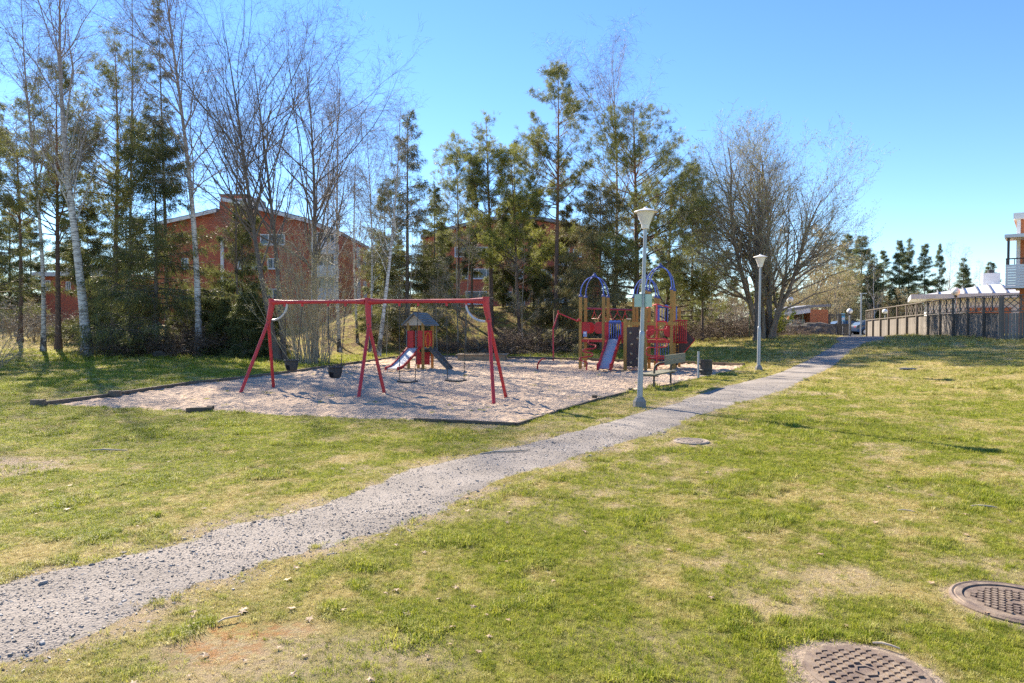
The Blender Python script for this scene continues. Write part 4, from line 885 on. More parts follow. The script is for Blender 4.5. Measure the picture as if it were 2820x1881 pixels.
hp.add(Vv, None, [[0, 1, 4], [1, 2, 4], [2, 3, 4], [3, 0, 4]], [[3, 2, 1, 0]]); rf = hp.build('roof', WROOF, B)
A0 = np.array(Vv[0]); A1 = np.array(Vv[1]); AP = np.array(Vv[4])
for k in range(1, 12):
    p0 = A0 + (A1 - A0) * k / 12; tt = 1 - abs(k / 12 - .46) / .54 * .96; p1 = p0 + ((AP - (A0 * .54 + A1 * .46))) * tt
    sm = MB(); sm.bar(p0 + [0, -.02, .05], p1 + [0, -.02, .05], .07, .09); sm.build('seam', ROOFM, rf)
mb = MB(); a = P3(2705, 800, 54); b = P3(2752, 753, 54); cx_, cy_ = HL(2728, 780, 54); mb.box((cx_, cy_, (b[2] + 3.2) / 2), ((b[0] - a[0]) * .85, 1.0, b[2] - 3.2)); ch = mb.build('chimney', WHITE, B)
mb = MB(); mb.tube([(cx_, cy_, b[2] - .02), (cx_, cy_, b[2] + .25)], .25, 10); mb.build('chimney_pot', M('black_metal', (.03, .03, .032), (.05, .05, .05), 5, .5), ch)
# --- block with balcony at the right edge
Y = 37; o = (P3(2800, 700, Y)[0], Y, 0.0)
B = thing('balcony_building', 'white and brick building with a roofed balcony at the right photo edge', 'building', o, -.66)
def zy(y): return float(P3(2800, y, Y)[2])
def xx(x): return (float(P3(x, 700, Y)[0]) - o[0]) * .8
mb = MB(); mb.box((xx(2809) + 4, 3.2, zy(604) / 2), (8, 6, zy(604))); mb.build('wall', ORANGE_BRICK, B)
mb = MB(); mb.box((xx(2804), -.05 + .3, (zy(604) + zy(800)) / 2), (.17, .5, zy(604) - zy(800))); mb.build('corner_board', WHITE, B)
mb = MB(); mb.box((xx(2796) + 4, 3.2, (zy(604) + zy(588)) / 2 + .01), (8.2, 6.8, zy(588) - zy(604))); mb.build('roof', WHITE, B)
mb = MB(); mb.box((xx(2769) + 4, -.6, (zy(652) + zy(661)) / 2), (8, 1.9, .17)); mb.build('canopy', WHITE, B)
BW = M('dark_stained_wood', (.07, .05, .04), (.12, .09, .07), 3, .8, sc3=(6, 6, .6))
mb = MB(); mb.box((xx(2780), -1.4, (zy(661) + zy(733)) / 2), (.11, .11, zy(661) - zy(733))); mb.build('canopy_post', BW, B)
bal = link('balcony', None, B)
nb = 9; h = (zy(733) - zy(797)) / nb
for k in range(nb):
    mb = MB(); z = zy(797) + h * (k + .5); mb.box((xx(2773) + 3, -1.45, z), (6, .03, h * .9)); mb.build('plank', WHITE, bal)
mb = MB(); mb.box((xx(2773) + 3, -.7, zy(797) + .06), (6, 1.4, .12)); mb.build('deck', BW, bal)
mb = MB(); mb.box((xx(2773) + .02, -.7, (zy(797) + zy(733)) / 2), (.04, 1.4, zy(733) - zy(797))); mb.build('side_panel', WHITE, bal)
for k in range(6): mb = MB(); mb.box((xx(2775) + .35 * k, -1.42, zy(733) + .14), (.04, .04, .28)); mb.build('rail_post', BW, bal)
mb = MB(); mb.box((xx(2773) + 3, -1.42, zy(733) + .3), (6, .08, .06)); mb.build('handrail', BW, bal)

# ================================================================== TIMBER FENCE
GREYWOOD = M('weathered_boards', (.23, .205, .18), (.125, .108, .092), 2.5, .9, .4, 8, sc3=(9, 9, .5), rnd=.25)
GREYDARK = M('weathered_posts', (.18, .155, .13), (.11, .092, .077), 2.5, .9, .4, 8, sc3=(9, 9, .5), rnd=.1)
FT = thing('timber_fence', 'long grey timber fence with open lattice top along the right side', 'fence', on(*P3(2757, 900, 30.5)[:2]))
fo = np.array(FT.location)
pts = [P3(2386, 900, 51)[:2], P3(2403, 900, 49)[:2], P3(2757, 900, 30.5)[:2], P3(2980, 900, 29.0)[:2]]
BRD = MB(); BRD.box((0, 0, .5), (.115, .022, 1.0)); brdm = BRD.mesh('board', GREYWOOD)
PST = MB(); PST.box((0, 0, .5), (.11, .11, 1.0)); pstm = PST.mesh('post', GREYDARK)
def fpart(me, nm, xy, z, h, ang, extra=1.0):
    ob = link(nm, me, FT, (xy[0] - fo[0], xy[1] - fo[1], z - fo[2]), ang); ob.scale = (extra, 1, h); return ob
frng = random.Random(5)
for si, (p, q) in enumerate(zip(pts[:-1], pts[1:])):
    L = float(np.hypot(*(q - p))); ang = math.atan2(q[1] - p[1], q[0] - p[0]); d = (q - p) / L; nrm = np.array([d[1], -d[0]])
    if nrm[1] > 0: nrm = -nrm
    nb = max(2, int(L / .125))
    for k in range(nb):
        c = p + d * (k + .5) * L / nb; z0 = float(g(*c)) - .03; pass
        fpart(brdm, 'board', c + nrm * .07, z0, 1.22 + frng.uniform(-.015, .015), ang + frng.uniform(-.01, .01), frng.uniform(.94, 1.03))
    npst = max(1, int(round(L / 1.75)))
    for k in range(npst + 1 if si == 2 else npst):
        c = p + d * k * L / npst; z0 = float(g(*c)); big = 1.75 if (si == 2 and k == 0) else .8
        pp = fpart(pstm, 'post', c, z0 - .1, 2.02, ang, big); pp.scale = (big, big, 2.02)
    nr = int(round(L / 1.75 * 1.0)) or 1
    for k in range(nr):
        a = p + d * k * L / nr; b = p + d * (k + 1) * L / nr; za, zb = float(g(*a)), float(g(*b))
        A = np.array([a[0], a[1], za]) - fo; B_ = np.array([b[0], b[1], zb]) - fo
        r = MB(); r.bar(A + [0, 0, 1.96], B_ + [0, 0, 1.96], .16, .045); r.build('cap_rail', GREYDARK, FT)
        r = MB(); r.bar(A + [0, 0, 1.26], B_ + [0, 0, 1.26], .07, .05); r.build('rail', GREYDARK, FT)
        if si == 1 and k < 4: 
            continue
        # diagonal lattice
        U = B_ - A; n_ = 4 if si == 1 else 5; zl, zh = 1.29, 1.93; hgt = zh - zl; off = np.array([nrm[0], nrm[1], 0]) * .03
        Lb = float(np.linalg.norm(U[:2]))
        for sgn in (1, -1):
            for j in range(-3, n_ + 1):
                s0, s1 = j / n_, j / n_ + hgt / Lb
                t0, t1 = max(0, s0), min(1, s1)
                if t1 - t0 < .04: continue
                h0, h1 = zl + hgt * (t0 - s0) / (s1 - s0), zl + hgt * (t1 - s0) / (s1 - s0)
                if sgn < 0: h0, h1 = zl + zh - h0, zl + zh - h1
                r = MB(); r.bar(A + U * t0 + [0, 0, h0] + off * (1 if sgn > 0 else .2), A + U * t1 + [0, 0, h1] + off * (1 if sgn > 0 else .2), .012, .035); r.build('lattice_slat', GREYDARK, FT)
        for q_ in (.5,):
            c = A + U * q_; r = MB(); r.bar(c + [0, 0, 1.28], c + [0, 0, 1.94], .045, .045); r.build('stud', GREYDARK, FT)
# second fence glimpsed through the open bays
mb = MB(); bf = thing('low_fence', 'low brown fence seen through the open bays of the timber fence', 'fence', on(32.4, 57))
for k in range(7): m_ = MB(); m_.box((k * .8, 0, .7), (.1, .1, 1.4)); m_.build('post', GREYDARK, bf)
for z in (.75, 1.3): m_ = MB(); m_.box((2.4, -.06, z), (5.0, .03, .25)); m_.build('rail_board', M('brown_boards', (.22, .13, .08), (.14, .08, .05), 3), bf)

# ================================================================== GATE, GREEN FENCE, LAMPS
BLK = M('black_metal', (.03, .03, .032), (.05, .05, .05), 5, .5)
GREYM = M('galvanised_steel', (.36, .39, .41), (.30, .32, .34), 7, .45, metal=.35)
GREEN = M('green_fence_metal', (.03, .07, .04), (.04, .09, .05), 5, .5)
Y = 62; a = P3(2283, 926, Y); b = P3(2340, 926, Y); gzv = float(g((a[0] + b[0]) / 2, Y)); W_ = b[0] - a[0]
GT = thing('black_gate', 'black metal gate with upright bars between brick shed and dark car', 'gate', (a[0], Y, gzv))
for x in (0, W_ / 2, W_): mb = MB(); mb.box((x, 0, .98), (.2 if x != W_ / 2 else .3, .14, 2.05)); mb.build('post', BLK, GT)
for z in (1.9, 1.05, .95, .12): mb = MB(); mb.box((W_ / 2, -.08, z), (W_, .04, .11)); mb.build('rail', BLK, GT)
for k in range(17): mb = MB(); mb.box((W_ * (k + .5) / 17, -.02, .53), (.055, .03, .82)); mb.build('bar', BLK, GT)
GF = thing('wire_fence', 'green wire fence with steel posts climbing the bank by the maple', 'fence', on(*P3(2110, 900, 47)[:2]))
go_ = np.array(GF.location); fps = [(2064, 46, 46), (2080, 45.5, 45.5), (2110, 47, 47), (2148, 50, 50), (2181, 53, 53), (2211, 56, 56)]
pr = None
for px, Y, _ in fps:
    x = (px - CX) / F * Y; q = np.array([x, Y, float(g(x, Y))]) - go_; mb = MB(); mb.tube([q, q + [0, 0, 1.9]], .03, 6); mb.build('post', GREEN, GF)
    if pr is not None:
        for k in range(9): mb = MB(); z = .1 + k * .21; mb.bar(pr + [0, 0, z], q + [0, 0, z], .007); mb.build('wire', GREEN, GF)
        nv = 12; w_ = MB()
        for k in range(1, nv): c = pr + (q - pr) * k / nv; w_.bar(c + [0, 0, .1], c + [0, 0, 1.78], .005)
        ww = w_.build('wire_mesh', GREEN, GF); ww['kind'] = 'stuff'
    pr = q
GLOBE = M('white_globe', (.85, .85, .82), (.75, .75, .72), 4, .25)
def globe(px, py, Y, label):
    c = P3(px, py, Y); z0 = float(g(c[0], c[1])); r = .24
    t = thing('globe_lamp', label, 'lamp', (c[0], c[1], z0), 0, 'white globe lamps on thin posts')
    h = c[2] - z0; mb = MB(); mb.tube([(0, 0, -.1), (0, 0, h - r)], .045, 8); mb.build('pole', GREYM, t)
    mb = MB(); mb.lathe([(.02, -r), (.6 * r, -.8 * r), (.95 * r, -.3 * r), (r, 0), (.95 * r, .32 * r), (.6 * r, .8 * r), (.02, r)], (0, 0, h), 14); mb.build('globe', GLOBE, t, smooth=True)
    mb = MB(); mb.lathe([(.07, -.1), (.09, 0), (.05, .04)], (0, 0, h - r), 8); mb.build('collar', BLK, t)
globe(2176, 825, 52, 'white globe lamp above the grey shed roof'); globe(2340, 857, 60, 'white globe lamp at the right post of the black gate'); globe(2632, 803, 40, 'white globe lamp rising behind the lattice fence'); globe(2437, 858, 64, 'low white globe lamp seen through the open fence bays')
c = P3(2372, 780, 66); z0 = float(g(c[0], c[1])); t = thing('light_pole', 'slim tall grey light pole behind the dark car', 'lamp post', (c[0], c[1], z0))
mb = MB(); mb.tube([(0, 0, -.1), (0, 0, P3(2372, 810, 66)[2] - z0)], .07, 8); mb.build('pole', GREYM, t)
mb = MB(); mb.box((.2, 0, P3(2372, 808, 66)[2] - z0), (.6, .2, .08)); mb.build('lamp_head', GREYM, t)
c = P3(2321, 890, 67); z0 = float(g(c[0], c[1])); t = thing('notice_sign', 'small blue and white sign on a post behind the black gate', 'sign', (c[0], c[1], z0))
mb = MB(); mb.tube([(0, 0, 0), (0, 0, 2.0)], .03, 6); mb.build('post', GREYM, t); mb = MB(); mb.box((0, -.05, 1.75), (.36, .03, .75)); s_ = mb.build('sign_board', M('sign_blue', (.12, .45, .62), (.1, .4, .6), 5, .5), t); mb = MB(); mb.box((0, -.07, 1.6), (.28, .01, .25)); mb.build('print', WHITE, s_)

# --- cars
def car(loc, rz, col, label):
    t = thing('parked_car', label, 'car', loc, rz, 'cars parked beyond the gate')
    PM = M('car_paint_' + col[0], col[1], col[2], 3, .25, spec=.8)
    # side profile x along length, z up; lofted across width with tumblehome
    pr_ = [(-2.25, .35), (-2.3, .62), (-2.15, .82), (-1.2, .95), (-.55, 1.0), (1.55, 1.02), (2.15, .98), (2.28, .75), (2.25, .38), (1.75, .25), (-1.8, .22)]
    mb = MB(); n = len(pr_)
    secs = [(-.88, .93), (-.92, 1.0), (.92, 1.0), (.88, .93)]
    V = []
    for yy, s in secs: V += [(x * s, yy, .6 + (z - .6) * s) for x, z in pr_]
    Q = [[j * n + i, j * n + (i + 1) % n, (j + 1) * n + (i + 1) % n, (j + 1) * n + i] for j in range(3) for i in range(n)]
    mb.add(V, Q, G=[list(range(n))[::-1], list(range(3 * n, 4 * n))]); mb.build('body', PM, t, smooth=True)
    cab = [(-1.05, .96), (-.35, 1.38), (.15, 1.46), (1.0, 1.45), (1.6, 1.28), (2.0, 1.0)]
    mb = MB(); m_ = len(cab); V = [(x, -.86 + (z - .96) * .42, z) for x, z in cab] + [(x, .86 - (z - .96) * .42, z) for x, z in cab]
    mb.add(V, [[i, i + 1, m_ + i + 1, m_ + i] for i in range(m_ - 1)], G=[list(range(m_))[::-1], list(range(m_, 2 * m_))]); mb.build('window', GLASS, t)
    rf = [(-.30, 1.40), (.15, 1.485), (1.0, 1.475), (1.5, 1.33)]; mb = MB(); V = [(x, s * (.70 - (z - 1.4) * .3), z) for s in (-1, 1) for x, z in rf] + [(x, s * .70, z - .035) for s in (-1, 1) for x, z in rf]
    mb.add(V, [[0, 1, 5, 4], [1, 2, 6, 5], [2, 3, 7, 6]], G=[[0, 8, 9, 10, 11, 3, 2, 1], [4, 5, 6, 7, 15, 14, 13, 12]]); mb.build('roof', PM, t)
    for x0_, x1_, z1 in ((-1.03, -.33, 1.385), (.42, .40, 1.46), (1.98, 1.55, 1.30)):
        for s in (-1, 1): mb = MB(); mb.bar((x0_, s * .865, .97), (x1_, s * (.865 - (z1 - .96) * .42), z1), .05, .06); mb.build('pillar', PM, t)
    for x in (-1.42, 1.38):
        for s in (-1, 1):
            wv = MB(); wv.add(*[np.array([(x + .33 * math.cos(a), s * y_, .33 + .33 * math.sin(a)) for y_ in (.72, .93) for a in np.arange(20) * math.pi / 10])], [[i, (i + 1) % 20, 20 + (i + 1) % 20, 20 + i] for i in range(20)], G=[list(range(20)), list(range(20, 40))]); wh = wv.build('wheel', M('tyre_rubber', (.02, .02, .02), (.035, .035, .035), 8, .8), t)
            rv = MB(); rv.add(np.array([(x + .21 * math.cos(a), s * y_, .33 + .21 * math.sin(a)) for y_ in (.9, .945) for a in np.arange(10) * math.pi / 5]), [[i, (i + 1) % 10, 10 + (i + 1) % 10, 10 + i] for i in range(10)], G=[list(range(10)), list(range(10, 20))]); rv.build('rim', M('alloy_rim', (.5, .5, .52), (.4, .4, .42), 8, .35, metal=.8), wh)
    for s in (-1, 1):
        mb = MB(); mb.box((-2.2, s * .62, .68), (.14, .36, .14)); mb.build('headlight', GLOBE, t); mb = MB(); mb.box((2.2, s * .62, .80), (.12, .34, .14)); mb.build('tail_light', M('red_lens', (.4, .02, .02), (.3, .02, .02), 8, .3), t)
for px, Y, rz, col, lb in ((2408, 69, 3.14, ('dark_blue', (.02, .035, .07), (.025, .04, .08)), 'dark blue car between the black gate and the timber fence'), (2310, 71, .03, ('grey', (.10, .10, .11), (.08, .08, .09)), 'dark grey car parked behind the bars of the black gate'), (2316, 77, .0, ('white', (.7, .7, .7), (.65, .65, .65)), 'white car behind the dark grey one beyond the gate')):
    x = (px - CX) / F * Y; car((x, Y, float(g(x, Y))), rz, col, lb)
# asphalt of the parking lot
pv = [(20, 63.5), (20, 95), (60, 95), (60, 63.5)]
gxs, gys = np.meshgrid(np.linspace(24, 60, 60), np.linspace(63.2, 92, 50)); V = np.stack([gxs.ravel(), gys.ravel(), (lat_z(gxs, gys) + .03).ravel()], 1); ii = np.arange(gxs.size).reshape(gxs.shape)
tag(link('road', mk_mesh('road', V, [np.stack([ii[:-1, :-1], ii[:-1, 1:], ii[1:, 1:], ii[1:, :-1]], -1).reshape(-1, 4)], [M('asphalt', (.07, .07, .072), (.05, .05, .052), 8, .9)])), kind='structure')

# --- rock outcrop and stone
import bmesh
ROCKM = M('lichen_rock', (.15, .135, .11), (.055, .045, .035), 1.6, .95, .9, 6, bd=.08)
def rock(name, label, px, Y, dims, seed, cat='rock', sink=.25):
    x = (px - CX) / F * Y; bm = bmesh.new(); bmesh.ops.create_icosphere(bm, subdivisions=4, radius=1)
    for v in bm.verts:
        c = v.co.copy(); f = 1 + .55 * (float(fbm(c.x * 1.7 + seed + c.z, c.y * 1.7 + c.z * 1.3, seed, 4)) - .5); v.co = Vector((c.x * dims[0] * f, c.y * dims[1] * f, c.z * dims[2] * f))
    me = bpy.data.meshes.new(name); bm.to_mesh(me); bm.free(); me.materials.append(ROCKM); me.polygons.foreach_set('use_smooth', np.ones(len(me.polygons), bool))
    tag(link(name, me, None, on(x, Y, dims[2] * (1 - 2 * sink) * .5)), label, cat)
rock('rock_outcrop', 'dark mossy rock outcrop in front of the brick shed', 2243, 57, (1.7, 1.2, .9), 3)
rock('rock_outcrop', 'low dark boulder left of the rock outcrop below the green fence', 2190, 55, (1.7, 1.2, .8), 5)
rock('stone', 'small pale stone at the foot of the slender birch', 435, 35.2, (.34, .25, .24), 8, 'stone')
rock('stone', 'pale stone beside the right rear swing leg on the bank foot', 1334, 39.5, (.3, .25, .3), 9, 'stone')
# ================================================================== SANDPIT EDGING
OLDWOOD = M('old_edging_timber', (.19, .145, .105), (.09, .068, .05), 3, .95, .5, 20, sc3=(2, 2, 6), rnd=.25)
ED = thing('timber_edging', 'weathered timber edging around the sand play area', 'edging', (0, 20, 0)); eo = np.array([0, 20, 0.])
def edge_run(pxs, hgt=.10, wid=.09, plen=2.8, sx=0):
    for (p, q) in zip(pxs[:-1], pxs[1:]):
        a, b = at(*p)[:2], at(*q)[:2]; L = np.hypot(*(b - a)); n = max(1, int(round(L / plen)))
        for k in range(n):
            u, v = a + (b - a) * (k + .004) / n, a + (b - a) * (k + .996) / n; j = frng.uniform(-.015, .015)
            A = np.array([u[0], u[1], gz(*u) + hgt / 2 + j]) - eo; B_ = np.array([v[0], v[1], gz(*v) + hgt / 2 + j * .3]) - eo
            r = MB(); r.bar(A, B_, wid, hgt); r.build('timber', OLDWOOD, ED)
edge_run([(115, 1120), (300, 1094), (520, 1062), (691, 1042), (898, 1014), (1116, 982), (1273, 984)], .10, .09)
edge_run([(1400, 988), (1526, 990), (1722, 998), (1998, 1006), (2050, 1009)], .13, .10)
edge_run([(1958, 1037), (1850, 1060), (1746, 1080), (1637, 1103), (1535, 1134), (1420, 1170), (1140, 1158)], .05, .05)
edge_run([(512, 1137), (585, 1134)], .09, .08)
for p in ((105, 1121), (317, 1094)):
    a = at(*p); r = MB(); r.box((a[0], a[1] - 20, a[2] + .09), (.26, .13, .14)); r.build('corner_block', OLDWOOD, ED)
for p in ((580, 1131), (1637, 1100), (1737, 1080)):
    a = at(*p); r = MB(); r.box((a[0], a[1] - 20, a[2] + .07), (.12, .09, .07)); r.build('stake', OLDWOOD, ED)
# small timber sandbox at the back
a = at(1330, 992); SB = thing('sandbox', 'small low timber sandbox at the back of the sand area', 'sandbox', on(a[0], a[1]), -.06)
for (c, d) in (((0, -.75, .14), (2.3, .12, .28)), ((0, .75, .14), (2.3, .12, .28)), ((-1.09, 0, .14), (.12, 1.38, .28)), ((1.09, 0, .14), (.12, 1.38, .28))):
    r = MB(); r.box(c, d); r.build('side_board', M('tan_wood', (.36, .26, .16), (.25, .175, .11), 3, .85, sc3=(1, 5, 5)), SB)
for (c, d) in (((0, -.75, .3), (2.5, .26, .035)), ((0, .75, .3), (2.5, .26, .035)), ((-1.12, 0, .3), (.26, 1.22, .035)), ((1.12, 0, .3), (.26, 1.22, .035))):
    r = MB(); r.box(c, d); r.build('seat_board', MATS['tan_wood'], SB)
r = MB(); r.box((0, 0, .1), (2.0, 1.36, .12)); r.build('sand_fill', M('sand_fill', (.44, .35, .27), (.36, .28, .21), 9, 1, .5, 20), SB)
a = at(1350, 968); LG = tag(MB().tube([(-.8, 0, .09), (-.3, .02, .1), (.3, -.02, .1), (.8, .02, .1)], [.07, .08, .08, .07], 8).build('fallen_log', OLDWOOD, None, True, on(a[0], a[1]), .05), 'short fallen log behind the timber sandbox', 'log')

# ================================================================== SWINGS
RED = M('red_painted_steel', (.55, .022, .03), (.38, .035, .035), 5, .5, .15, 30, spec=.5)
REDO = RED
CHAIN = M('dark_chain', (.045, .04, .038), (.08, .07, .065), 30, .5, metal=.5)
RUBR = M('black_rubber', (.022, .022, .024), (.045, .045, .048), 12, .7)
GALV = M('galvanised_bracket', (.55, .58, .58), (.42, .45, .46), 10, .4, metal=.3)
feet = [[at(658, 1083), at(754, 1069)], [at(985, 1100), at(1062, 1087)], [at(1361, 1113), at(1396, 1095)]]
Ab, Bb = np.array([-6.42, 18.45, 2.36]), np.array([-.60, 15.95, 2.31]); Mb = Ab + (Bb - Ab) * .485
SF = thing('swing_set', 'long red steel swing frame with three pairs of splayed legs', 'swing set', (Mb[0], Mb[1], 0)); so_ = np.array([Mb[0], Mb[1], 0.])
bd = (Bb - Ab) / np.linalg.norm(Bb - Ab)
for a, b in ((Ab, Mb - bd * .06), (Mb + bd * .06, Bb)):
    L = np.linalg.norm(b - a); r = MB(); tt = [0, .03, .14, .5, .86, .97, 1]; rad = [.085, .078, .052, .05, .052, .078, .085]
    r.tube([a + (b - a) * t - so_ for t in tt], rad, 10); r.build('beam', RED, SF, True)
for i, (top, ft) in enumerate(zip((Ab, Mb, Bb), feet)):
    mid = (ft[0] + ft[1]) / 2; dn = mid - top; J = top + dn * ((.50, .60, .46)[i] / 2.3)
    r = MB(); r.tube([top + [0, 0, .09] - so_, top - [0, 0, .1] - so_, J - so_, J + dn * .02 - so_], [.085, .08, .062, .055], 10); r.build('joint', RED, SF, True)
    for sy in (-1, 1): r = MB(); r.box(J + [0.0, sy * .062, .03] - so_, (.03, .02, .03)); r.build('bolt', CHAIN, SF)
    for f in ft:
        r = MB(); r.tube([J + dn * .0 - so_, f + np.array([0, 0, -.1]) - so_], [.043, .042], 10); r.build('leg', RED, SF, True)
for A0_, s in ((Ab, 1), (Bb, -1)):
    c = A0_ + bd * s * .02 + [0, 0, -.48]; e = A0_ + bd * s * .52 + [0, 0, -.05]
    pts_ = [c + (e - c) * [math.sin(t), math.sin(t), 0] + np.array([0, 0, (e[2] - c[2]) * (1 - math.cos(t))]) for t in np.linspace(0, 1.57, 8)]
    r = MB(); r.tube([p - so_ for p in pts_], .028, 8); r.build('curved_brace', GALV, SF, True)
def beam_at(px):
    lo, hi = 0., 1.
    for _ in range(40):
        m = (lo + hi) / 2; q = Ab + (Bb - Ab) * m
        if CX + F * q[0] / q[1] < px: lo = m
        else: hi = m
    return Ab + (Bb - Ab) * lo
def chain(mb, a, b, pitch=.045):
    a, b = np.array(a, float), np.array(b, float); L = np.linalg.norm(b - a); n = int(L / pitch); d = (b - a) / L; sx = np.cross(d, [0, 1, 0]); sx /= np.linalg.norm(sx); sy = np.cross(d, sx)
    for k in range(n):
        c = a + d * (k + .5) * L / n; mb.bar(c - d * pitch * .6, c + d * pitch * .6, .022 if k % 2 else .008, .008 if k % 2 else .022)
def hang(px): 
    q = beam_at(px); r = MB(); r.box(q - [0, 0, .075] - so_, (.05, .05, .09)); r.build('hanger', RED, SF); return q - [0, 0, .12]
def swing(kind, pxs, bots, seat_c, label):
    t = thing('swing', label, 'swing', tuple(seat_c), 0, 'swings hanging from the red frame'); o = np.array(seat_c, float)
    tops = [hang(p) for p in pxs]; ang = math.atan2(bd[1], bd[0])
    for tp, b in zip(tops, bots):
        mb = MB(); chain(mb, tp - o, np.array(b) - o); mb.build('chain', CHAIN, t)
    if kind == 'flat':
        mb = MB(); P = [(-.24, 0, .02), (-.12, 0, 0), (.12, 0, 0), (.24, 0, .02)]
        for p, q in zip(P[:-1], P[1:]): mb.bar(p, q, .19, .04)
        mb.build('seat', RUBR, t, rz=ang + .05)
    else:
        mb = MB(); n = 18; al = np.arange(n) * 2 * math.pi / n
        prof = [(.185, .13, .24), (.19, .135, .13), (.15, .11, .0), (.10, .08, -.03), (.13, .09, .0), (.165, .115, .12), (.165, .115, .24)]
        V = []
        for rx, ry, z in prof:
            V += [(rx * math.cos(a), ry * math.sin(a), z) for a in al]
        k = len(prof); idx_ = np.arange(n * k).reshape(k, n); Q = []
        for i in range(k):
            for j in range(n):
                i2, j2 = (i + 1) % k, (j + 1) % n
                if i in (1, 4) and (j in (3, 4, 12, 13)): continue      # leg openings
                Q.append([idx_[i, j], idx_[i, j2], idx_[i2, j2], idx_[i2, j]])
        mb.add(V, Q); mb.build('bucket_seat', RUBR, t, True, rz=ang + .1)
        mb = MB(); mb.tube([(.2 * math.cos(a), .15 * math.sin(a), .245) for a in np.linspace(0, 6.283, 19)], .022, 6, False); mb.build('rim', RUBR, t, True, rz=ang + .1)
def seatpos(px, py, q): p = P3(px, py, q[1]); return p
q = beam_at(809); c = seatpos(803, 1018, q); off = bd * .18
swing('b', (785, 833), (c - off + [0, 0, .25], c + off + [0, 0, .25]), c, 'black toddler bucket swing nearest the left legs')
q = beam_at(928); c = seatpos(923, 1038, q - [0, .25, 0]); off = bd * .18
swing('b', (904, 952), (c - off + [0, 0, .25], c + off + [0, 0, .25]), c, 'black toddler bucket swing nearer the middle legs')
q = beam_at(1126); c = seatpos(1122, 1052, q); off = bd * .22
swing('flat', (1100, 1152), (c - off + [0, 0, .03], c + off + [0, 0, .03]), c, 'flat black swing seat in front of the toddler slide')
q = beam_at(1257); c = seatpos(1255, 1049, q); off = bd * .22
swing('flat', (1230, 1284), (c - off + [0, 0, .03], c + off + [0, 0, .03]), c, 'flat black swing seat beside the right swing legs')

# ================================================================== TODDLER SLIDE HOUSE
OCH = M('ochre_stained_wood', (.42, .24, .055), (.30, .16, .035), 2.5, .65, .25, 18, sc3=(8, 8, 1), rnd=.12)
REDP = M('red_panel', (.50, .018, .022), (.40, .015, .02), 1.5, .4, spec=.4)
YELP = M('orange_panel', (.75, .26, .02), (.65, .2, .02), 2, .5)
BLU = M('blue_painted_steel', (.09, .17, .58), (.07, .13, .48), 3, .4)
BLUD = M('dark_blue_plastic', (.03, .06, .24), (.025, .045, .18), 3, .45)
STEEL = M('worn_slide_steel', (.55, .55, .56), (.42, .42, .44), 1.6, .42, metal=.25)
SLATE = M('grey_shingle_felt', (.17, .19, .205), (.11, .125, .135), 3, .85, .4, 40)
GREYP = M('grey_plastic', (.10, .11, .12), (.07, .075, .08), 3, .5)
TH = thing('toddler_slide_house', 'small roofed play house with red panels and a short slide', 'play house', on(-3.62, 27.3, .0), -.33)
w2, d2 = .31, .42
for x in (-w2, w2):
    for y in (-d2, d2):
        r = MB(); r.box((x, y, .9), (.085, .085, 1.84)); r.build('post', OCH, TH)
r = MB(); r.box((0, 0, .82), (.66, .84, .05)); r.build('deck', GREYP, TH)
# roof: gable facing -y
for s in (-1, 1):
    r = MB(); r.prism([(0, 2.24), (s * .52, 1.76), (s * .52, 1.72), (0, 2.18)], lambda p: (p[0], -.62, p[1]), lambda p: (p[0], .62, p[1])); rp = r.build('roof_panel', SLATE, TH)
    for k in range(5):
        t0 = (k + .9) / 5; r = MB(); r.box((s * .52 * t0, 0, 2.24 - .48 * t0 + .012), (.03, 1.23, .02)); r.build('shingle_row', SLATE, rp)
r = MB(); r.prism([(-.5, 1.74), (.5, 1.74), (0, 2.17)], lambda p: (p[0], -.46, p[1]), lambda p: (p[0], -.43, p[1])); r.build('gable_board', M('pale_ply', (.50, .42, .33), (.42, .34, .26), 3), TH)
for (c, d, m_) in (((-w2, 0, 1.2), (.03, .76, .62), REDP), ((w2 - .0, 0, 1.22), (.03, .76, .62), REDP), ((-.2, -d2 - .05, 1.2), (.26, .03, .66), REDP), ((.22, -d2 - .05, 1.2), (.2, .03, .66), REDP), ((0, .2, .42), (.6, .03, .5), REDP)):
    r = MB(); r.box(c, d); r.build('panel', m_, TH)
r = MB(); r.tube(arc((w2 + .03, -.05, 1.15), .2, 0, 6.28, 17, (0, 1, 0), (0, 0, 1.5)), .02, 6, False); r.build('arch_rim', YELP, TH)
for x in (-.34, .05): r = MB(); r.tube([(x, -d2 - .09, .86), (x, -d2 - .09, 1.55)], .02, 6); r.build('grab_rail', GREYP, TH)
